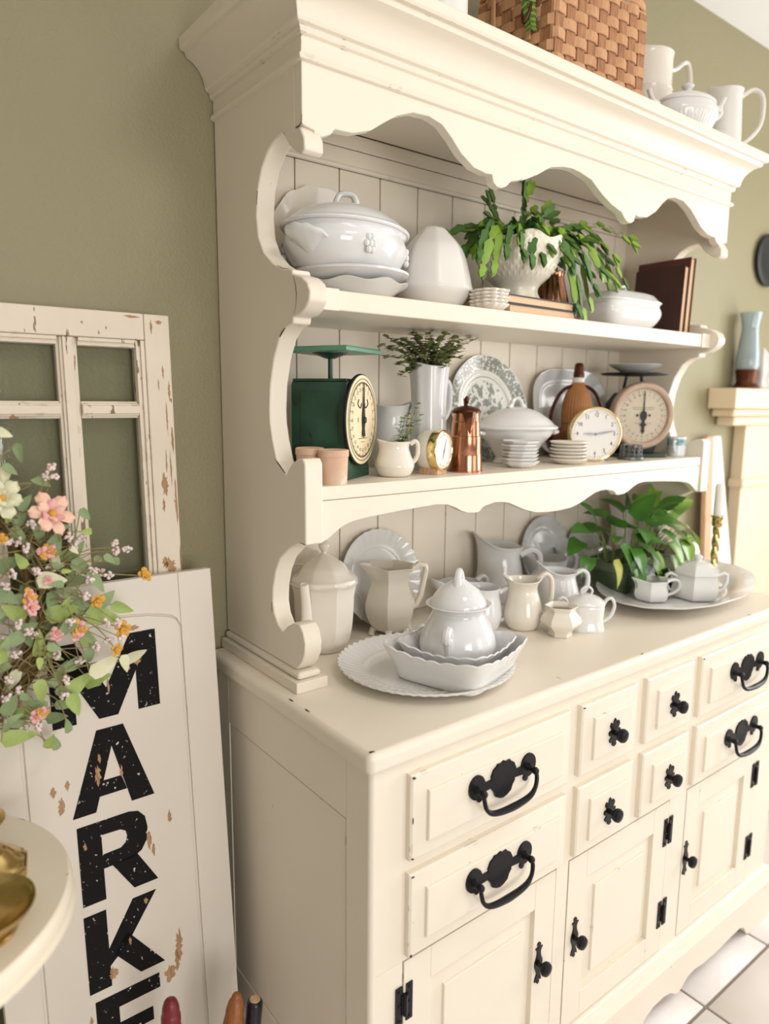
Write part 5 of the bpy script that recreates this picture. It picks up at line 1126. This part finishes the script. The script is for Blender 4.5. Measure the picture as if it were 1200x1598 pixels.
def wleaf(x, y, z, L, a, t):
    d = Vector((cos(radians(a)), rnd.uniform(-.45, .1), sin(radians(a)))).normalized(); s = Vector((x, y, z)) - d * L * .5
    up = Vector((rnd.uniform(-.5, .5), -1, rnd.uniform(-.1, .7)))
    q = WP('leaf', gl_[t][rnd.randrange(3)], None, s, orient(d, up)); q.scale = (L * 1.12,) * 3; twig(s)
LF = [(-0.304, 0.326, 0.21, 0.034, -10, 'p'), (-0.321, 0.341, 0.114, 0.032, 80, 'g'), (-0.351, 0.332, 0.172, 0.034, 140, 'g'), (-0.29, 0.343, 0.158, 0.04, 15, 'g'), (-0.236, 0.344, 0.142, 0.045, -20, 'g'), (-0.327, 0.318, 0.059, 0.032, -80, 'g'), (-0.287, 0.316, 0.031, 0.031, -75, 'g'), (-0.344, 0.354, 0.019, 0.029, 175, 'g'), (-0.359, 0.327, -0.002, 0.04, 8, 'g'), (-0.239, 0.326, 0.071, 0.045, 15, 'p'), (-0.185, 0.362, 0.066, 0.032, 25, 'p'), (-0.207, 0.337, 0.066, 0.025, -70, 'p'), (-0.279, 0.354, 0.235, 0.032, 20, 'g'), (-0.26, 0.337, 0.22, 0.032, -45, 'd'), (-0.282, 0.345, 0.075, 0.031, 200, 'd'), (-0.246, 0.322, 0.202, 0.032, -50, 'd'), (-0.306, 0.345, 0.345, 0.02, 170, 'd'), (-0.301, 0.356, 0.342, 0.02, -20, 'd'), (-0.328, 0.34, 0.317, 0.023, 50, 'd'), (-0.335, 0.35, 0.293, 0.025, -110, 'd'), (-0.342, 0.347, 0.297, 0.023, 150, 'd'), (-0.372, 0.318, 0.122, 0.027, 90, 'g'), (-0.356, 0.351, 0.067, 0.036, -110, 'p'), (-0.296, 0.343, 0.07, 0.027, 60, 'd'), (-0.266, 0.329, 0.126, 0.032, -50, 'd'), (-0.227, 0.316, 0.232, 0.02, -30, 'd'), (-0.21, 0.356, 0.219, 0.018, 160, 'd'), (-0.278, 0.337, 0.186, 0.027, 150, 'd'), (-0.265, 0.349, 0.2, 0.032, 10, 'd'), (-0.327, 0.356, 0.185, 0.036, -60, 'd'), (-0.301, 0.349, 0.173, 0.031, -100, 'd'), (-0.25, 0.358, 0.104, 0.036, -30, 'g'), (-0.277, 0.334, 0.049, 0.04, 30, 'g'), (-0.246, 0.353, 0.045, 0.036, 20, 'g'), (-0.295, 0.336, 0.257, 0.031, 70, 'd'), (-0.323, 0.359, 0.243, 0.025, -120, 'd'), (-0.305, 0.356, 0.139, 0.029, 160, 'd'), (-0.289, 0.32, 0.141, 0.027, -150, 'd'), (-0.357, 0.321, 0.136, 0.031, -160, 'd'), (-0.34, 0.325, 0.149, 0.032, 30, 'd'), (-0.302, 0.36, -0.003, 0.027, 0, 'd'), (-0.329, 0.335, 0.033, 0.027, 150, 'd'), (-0.294, 0.344, 0.021, 0.025, -10, 'd'), (-0.365, 0.329, 0.045, 0.031, 60, 'd'), (-0.354, 0.339, 0.01, 0.025, -30, 'd'), (-0.359, 0.333, 0.195, 0.032, -40, 'd'), (-0.232, 0.331, 0.17, 0.027, 40, 'd'), (-0.207, 0.342, 0.149, 0.031, -30, 'g'), (-0.265, 0.342, 0.159, 0.032, -70, 'd'), (-0.35, 0.357, 0.233, 0.031, 30, 'd'), (-0.336, 0.347, 0.273, 0.027, -40, 'd'), (-0.309, 0.359, 0.273, 0.031, -90, 'd'), (-0.261, 0.355, 0.24, 0.027, 40, 'd'), (-0.301, 0.362, 0.05, 0.025, -40, 'd'), (-0.254, 0.347, 0.088, 0.027, 60, 'd')]
FL = [(-0.3, 0.325, 0.299, 0.032, 'big'), (-0.357, 0.325, 0.327, 0.027, 'cream'), (-0.305, 0.325, 0.249, 0.015, 'yp'), (-0.335, 0.325, 0.193, 0.014, 'yp'), (-0.332, 0.325, 0.176, 0.014, 'p'), (-0.273, 0.325, 0.136, 0.015, 'yp'), (-0.247, 0.325, 0.172, 0.014, 'y'), (-0.178, 0.325, 0.198, 0.013, 'y'), (-0.212, 0.325, 0.124, 0.014, 'y'), (-0.224, 0.325, 0.095, 0.012, 'y'), (-0.33, 0.325, 0.026, 0.012, 'yp'), (-0.302, 0.325, 0.133, 0.011, 'p'), (-0.335, 0.325, 0.02, 0.009, 'p'), (-0.361, 0.325, 0.273, 0.009, 'y'), (-0.277, 0.325, 0.126, 0.01, 'p'), (-0.308, 0.325, 0.211, 0.008, 'p')]
BD = [(-0.297, 0.316, 0.366), (-0.299, 0.34, 0.352), (-0.288, 0.344, 0.349), (-0.213, 0.342, 0.248), (-0.215, 0.33, 0.239), (-0.197, 0.335, 0.238), (-0.325, 0.317, 0.291), (-0.339, 0.339, 0.266), (-0.353, 0.33, 0.269), (-0.332, 0.32, 0.259), (-0.324, 0.312, 0.227), (-0.315, 0.34, 0.209), (-0.3, 0.345, 0.221), (-0.257, 0.313, 0.206), (-0.235, 0.338, 0.209), (-0.228, 0.324, 0.206), (-0.238, 0.315, 0.14), (-0.22, 0.32, 0.135), (-0.301, 0.337, 0.099), (-0.27, 0.341, 0.081), (-0.296, 0.312, 0.068), (-0.3, 0.332, 0.047), (-0.371, 0.312, 0.063), (-0.352, 0.335, 0.06), (-0.354, 0.322, 0.117), (-0.367, 0.341, 0.021), (-0.256, 0.344, 0.262), (-0.277, 0.328, 0.267), (-0.265, 0.345, 0.252), (-0.337, 0.321, 0.145), (-0.349, 0.313, 0.159), (-0.36, 0.331, 0.209), (-0.353, 0.311, 0.229), (-0.285, 0.317, 0.15), (-0.251, 0.324, 0.104), (-0.231, 0.331, 0.107), (-0.262, 0.315, 0.183), (-0.3, 0.311, 0.048), (-0.348, 0.34, 0.001), (-0.334, 0.321, 0.007), (-0.361, 0.344, 0.075), (-0.328, 0.341, 0.134), (-0.215, 0.323, 0.111), (-0.249, 0.326, 0.216), (-0.364, 0.328, 0.135), (-0.329, 0.333, 0.168)]
for l_ in LF: wleaf(*l_)
# leaves of the part of the wreath beyond the picture, and small filler leaves
for k in range(130):
    a = rnd.uniform(-1.25, 1.25) if k < 90 else rnd.uniform(1.25, 2 * pi - 1.25); q = RR + rnd.gauss(.015, .042 if k < 90 else .03)
    wleaf(RC.x + q * cos(a), rnd.uniform(.322, .366), RC.z + q * sin(a), rnd.uniform(.012, .024) if k < 90 else .034, rnd.uniform(0, 360), 'd' if rnd.random() < .6 else ('g' if rnd.random() < .8 else 'p'))
def petalG(L, W):
    v = []; f = []; n = 7
    for i in range(n + 1):
        t = i / n; w = W * .5 * (t ** .55) * sqrt(max(1 - t ** 5, .0)) + .002
        for j in (-1, -.5, 0, .5, 1): v.append((L * t * (1 - .06 * abs(j) ** 2 * t), j * w, L * (.22 * sin(t * 2.2) - .2 * t * t) - abs(j) * w * .22 + .05 * L * t * t * sin(j * 5)))
    for i in range(n):
        for j in range(4): f.append((i * 5 + j, (i + 1) * 5 + j, (i + 1) * 5 + j + 1, i * 5 + j + 1))
    return G(v, f)
pm_ = {'big': ('petal', 'petalp', 6), 'cream': ('leafp', 'leafp', 6), 'yp': ('petalp', 'petaly', 6), 'p': ('petalp', 'petalp', 6), 'y': ('petaly', 'petaly', 5)}
pme = {k: mesh('petal', petalG(1, .98), M[k], 60, False) for k in ('petal', 'petalp', 'petaly', 'leafp')}
ctr = mesh('flower_centre', ball(1, n=10), M['petaly'], 60)
for x, y, z, r, t in FL:
    A, Bm, n = pm_[t]; fd = Vector((rnd.uniform(-.3, .6), -1, rnd.uniform(-.1, .6))).normalized(); U_ = fd.orthogonal().normalized(); V_ = fd.cross(U_)
    for ring in (0, 1):
        for k in range(n):
            a = 2 * pi * k / n + ring * .5; op = (.35 + .5 * ring if t != 'big' else .3 + .4 * ring) + rnd.uniform(-.25, .25)
            d = (U_ * cos(a) + V_ * sin(a)) * cos(op) + fd * sin(op)
            q = WP('petal', pme[A if (k + ring) % 2 or ring == 0 and t != 'yp' else Bm], None, (x, y, z), orient(d, fd)); s = r * (1.0 if ring == 0 else .72) * rnd.uniform(.85, 1.15); q.scale = (s, s * (.72 if t == 'big' else .85), s)
    q = WP('flower_centre', ctr, None, Vector((x, y, z)) + fd * r * .3); q.scale = (r * .17,) * 3; twig((x, y, z))
def clusterG(seed):
    r = random.Random(seed); g = G()
    for k in range(11):
        a, b = r.uniform(0, 6.3), r.uniform(-1, 1); d = .0062 * r.random() ** .4; g += ball(r.uniform(.0019, .003), d * cos(a) * sqrt(1 - b * b), d * sin(a) * sqrt(1 - b * b), d * b * .8, 6)
    return g
cl_ = [mesh('bud_cluster', clusterG(s), M['bud'], 60) for s in (1, 2, 3)]
for p in BD: WP('bud_cluster', cl_[rnd.randrange(3)], None, p, (rnd.random() * 3, rnd.random() * 3, 0)); twig(p, .0007)
for c in wt_.children: pass
P('hanging_wire', sweep([(RC.x, RC.y + .004, RC.z + RR - .01), (RC.x, .435, .57), (RC.x + .004, .478, .61)], .0008, 5), M['dark'], wt_)

# ================================================================ round table with brass candlesticks
TX, TY, TZt = -.536, .186, -.1
o = T('pedestal_table', 'small round whitewashed pedestal table at the lower left', 'table', (TX, TY, -H))
hT = H + TZt
P('tabletop', lathe(spl([(.05, hT - .03), (.19, hT - .03), (.198, hT - .026), (.2005, hT - .015), (.199, hT - .005), (.194, hT), (.18, hT), (.02, hT)], 3), 96), mat('whitewashed_table_paint', (236, 226, 206), .4, var=(6, .3, (228, 214, 190)), wear=[((150, 136, 128), 16, .69, .05, (1, 1, 3))], edge=((150, 120, 100), .005, .6)), o, smooth=50)
P('pedestal', lathe(spl([(.06, .02), (.055, .05), (.03, .09), (.024, .2), (.03, .3), (.022, .4), (.028, .55), (.05, hT - .03)], 4), 32), M['trimw'], o)
for k in range(3):
    a = k * 2.094 + .4; P('leg', sweep(spl([(.02 * cos(a), .02 * sin(a), .1), (.09 * cos(a), .09 * sin(a), .085), (.16 * cos(a), .16 * sin(a), .03), (.19 * cos(a), .19 * sin(a), .014)], 5), [.024, .018, .014, .014], 10), M['trimw'], o)
o8b = ngon_mod(8, 1.0)
o = T('candlestick', 'brass candlestick with eight sided foot standing on the round table', 'candlestick', (-.428, .187, TZt), 10)
P('foot', lathe([(.05, 0), (.05, .008), (.047, .0095), (.046, .013)], 48, lambda th, t, r, z: (r * o8b(th), z)), M['brass'], o)
P('stem', lathe(spl([(.044, .013), (.041, .016), (.033, .022), (.026, .03), (.022, .033), (.018, .038), (.012, .05), (.008, .065), (.012, .075), (.014, .082), (.008, .09), (.007, .13), (.013, .14), (.008, .15), (.009, .17), (.016, .175), (.016, .18), (.011, .18)], 3), 40), M['brass'], o)
o = T('chamberstick', 'low brass saucer on a foot at the front of the round table', 'candle holder', (-.446, .086, TZt), 0)
P('saucer', lathe(spl([(.036, 0), (.034, .004), (.02, .008), (.03, .012), (.046, .019), (.053, .027), (.0545, .031), (.053, .031), (.045, .024), (.02, .016), (.012, .016)], 3), 56), M['brass'], o)
P('cup', lathe(spl([(.013, .0155), (.0105, .022), (.011, .05), (.014, .052), (.014, .055), (.0095, .055)], 2), 24), M['brass'], o)
o = T('candlestick', 'small brass candle cup on the round table behind the eight sided foot', 'candlestick', (-.42, .312, TZt), 0)
P('foot', lathe(spl([(.036, 0), (.036, .004), (.024, .008), (.01, .014), (.007, .03)], 3), 32), M['brass'], o)
P('stem', lathe(spl([(.007, .03), (.009, .05), (.006, .07), (.011, .1), (.011, .104), (.008, .104)], 3), 24), M['brass'], o)
# long turned handles standing in front of the sign
def pole(name, lab, top, foot, prof, m, extra=None):
    """a long handle from foot to top (z from the worktop); prof = [(radius, distance below the top)]"""
    A, Bv = Vector(top), Vector(foot); L = (A - Bv).length
    o = bpy.data.objects.new(name, None); COL.objects.link(o); o.location = (foot[0], foot[1], foot[2] + H); o.rotation_euler = (A - Bv).to_track_quat('Z', 'Y').to_euler(); tag(o, lab, 'handle')
    pr = spl(prof, 3); rr_ = prof[-1][0]
    P('grip', lathe([(r, L - d) for r, d in reversed(pr)], 24), m, o)
    P('shaft', lathe([(rr_ * .75, .004), (rr_ * .8, .02), (rr_ * .8, L - prof[-1][1])], 16), M['wood'] if m is not M['blackp'] else m, o)
    if extra: P('end_cap', extra(L), M['tan'], o)
    return o
pole('turned_handle', 'red painted turned handle standing before the sign at the bottom edge', (-.209, .2, -.398), (-.218, .19, -H + .003), [(.0015, 0), (.008, .003), (.0115, .012), (.0125, .02), (.0118, .0215), (.0138, .027), (.0142, .036), (.0136, .038), (.0145, .046), (.0146, .055), (.014, .057), (.0146, .066), (.013, .12)], M['redp'])
pole('turned_handle', 'honey coloured turned wooden handle beside the black one at the bottom edge', (-.1055, .2, -.447), (-.176, .18, -H + .004), [(.0015, 0), (.005, .001), (.0075, .005), (.0078, .009), (.0105, .012), (.0135, .024), (.014, .03), (.0135, .0315), (.016, .05), (.0175, .09), (.012, .16)], M['wood'])
pole('turned_handle', 'black painted handle with bare wood end beside the hutch at the bottom edge', (-.0755, .2, -.476), (-.118, .19, -H + .004), [(.009, 0), (.0105, .001), (.0125, .004), (.0132, .012), (.0128, .03), (.0122, .08), (.011, .15)], M['blackp'], lambda L: lathe([(.0086, L - .001), (.008, L + .0012), (.001, L + .0018)], 20))

# ================================================================ beyond the hutch on the right
o = T('fireplace_mantel', 'cream fireplace mantel with stepped shelf on the back wall at the far right', 'mantel', (0, 0, -H)); MM = M['mantel']
P('shelf', box(1.7, 2.65, .4, YW - .002, .44, .504).move(0, 0, H), MM, o, bevel=.004)
P('crown_molding', box(1.725, 2.65, .415, YW - .002, .415, .44).move(0, 0, H) + box(1.76, 2.65, .43, YW - .002, .385, .415).move(0, 0, H), MM, o, bevel=.008, seg=3)
P('pilaster', box(1.885, 2.2, .45, YW - .002, -H, .385).move(0, 0, H), MM, o, bevel=.003)
P('pilaster_band', box(1.868, 2.217, .436, YW - .002, .175, .205).move(0, 0, H), MM, o, bevel=.008, seg=3)
P('frieze_board', box(2.2, 2.65, .455, YW - .002, .05, .385).move(0, 0, H), MM, o, bevel=.003)
P('plinth', box(1.865, 2.22, .435, YW - .002, -H, -.62).move(0, 0, H), MM, o, bevel=.003)
M['pale_glass'] = mat('pale_blue_glass', (206, 220, 224), .08, trans=.55, spec=.6)
S('glass_vase', vessel([(.03, 0), (.033, .004), (.036, .03), (.03, .09), (.026, .13), (.03, .16), (.034, .18)], .003, 32, None, 4), M['pale_glass'], 'tall pale blue glass vase on the left end of the mantel', 'vase', (1.85, .447, .504 + .0605))
S('stand', lathe(spl([(.038, 0), (.04, .006), (.03, .02), (.033, .045), (.036, .06)], 3), 32), M['copperdark'], 'dark round stand under the blue glass vase on the mantel', 'stand', (1.85, .447, .504))
S('carved_ornament', lathe(spl([(.036, 0), (.04, .01), (.03, .03), (.038, .06), (.03, .09), (.012, .12), (.002, .135)], 3), 48, lambda th, t, r, z: (r * (1 + .08 * cos(7 * th)), z)), mt, 'white carved ornament at the right edge on the mantel', 'ornament', (1.955, .447, .504))
S('wall_plaque', lathe([(.0005, 0), (.07, 0), (.085, .008), (.085, .014), (.07, .018), (.05, .012), (.0005, .012)], 48, c0=False, c1=False).rot('x', pi / 2).move(0, .004, 0), M['dark'], 'dark round plaque on the wall above the mantel at the right edge', 'plaque', (2.01, YW - .005, .93))
o = leaning('tapered_board', 'white tapered board with a tan edge leaning on the wall right of the hutch', 'board', 1.66, .395, -H, 3.2)
hb = (.352 + H) / cos(radians(3.2))
P('face', prism([(.04, 0), (.33, 0), (.085, hb), (.04, hb)], 0, .016, 'xz'), M['trimw'], o, bevel=.002)
P('edge', prism([(.0, 0), (.0395, 0), (.0395, hb), (.0, hb)], 0, .016, 'xz'), M['tan'], o, bevel=.002)
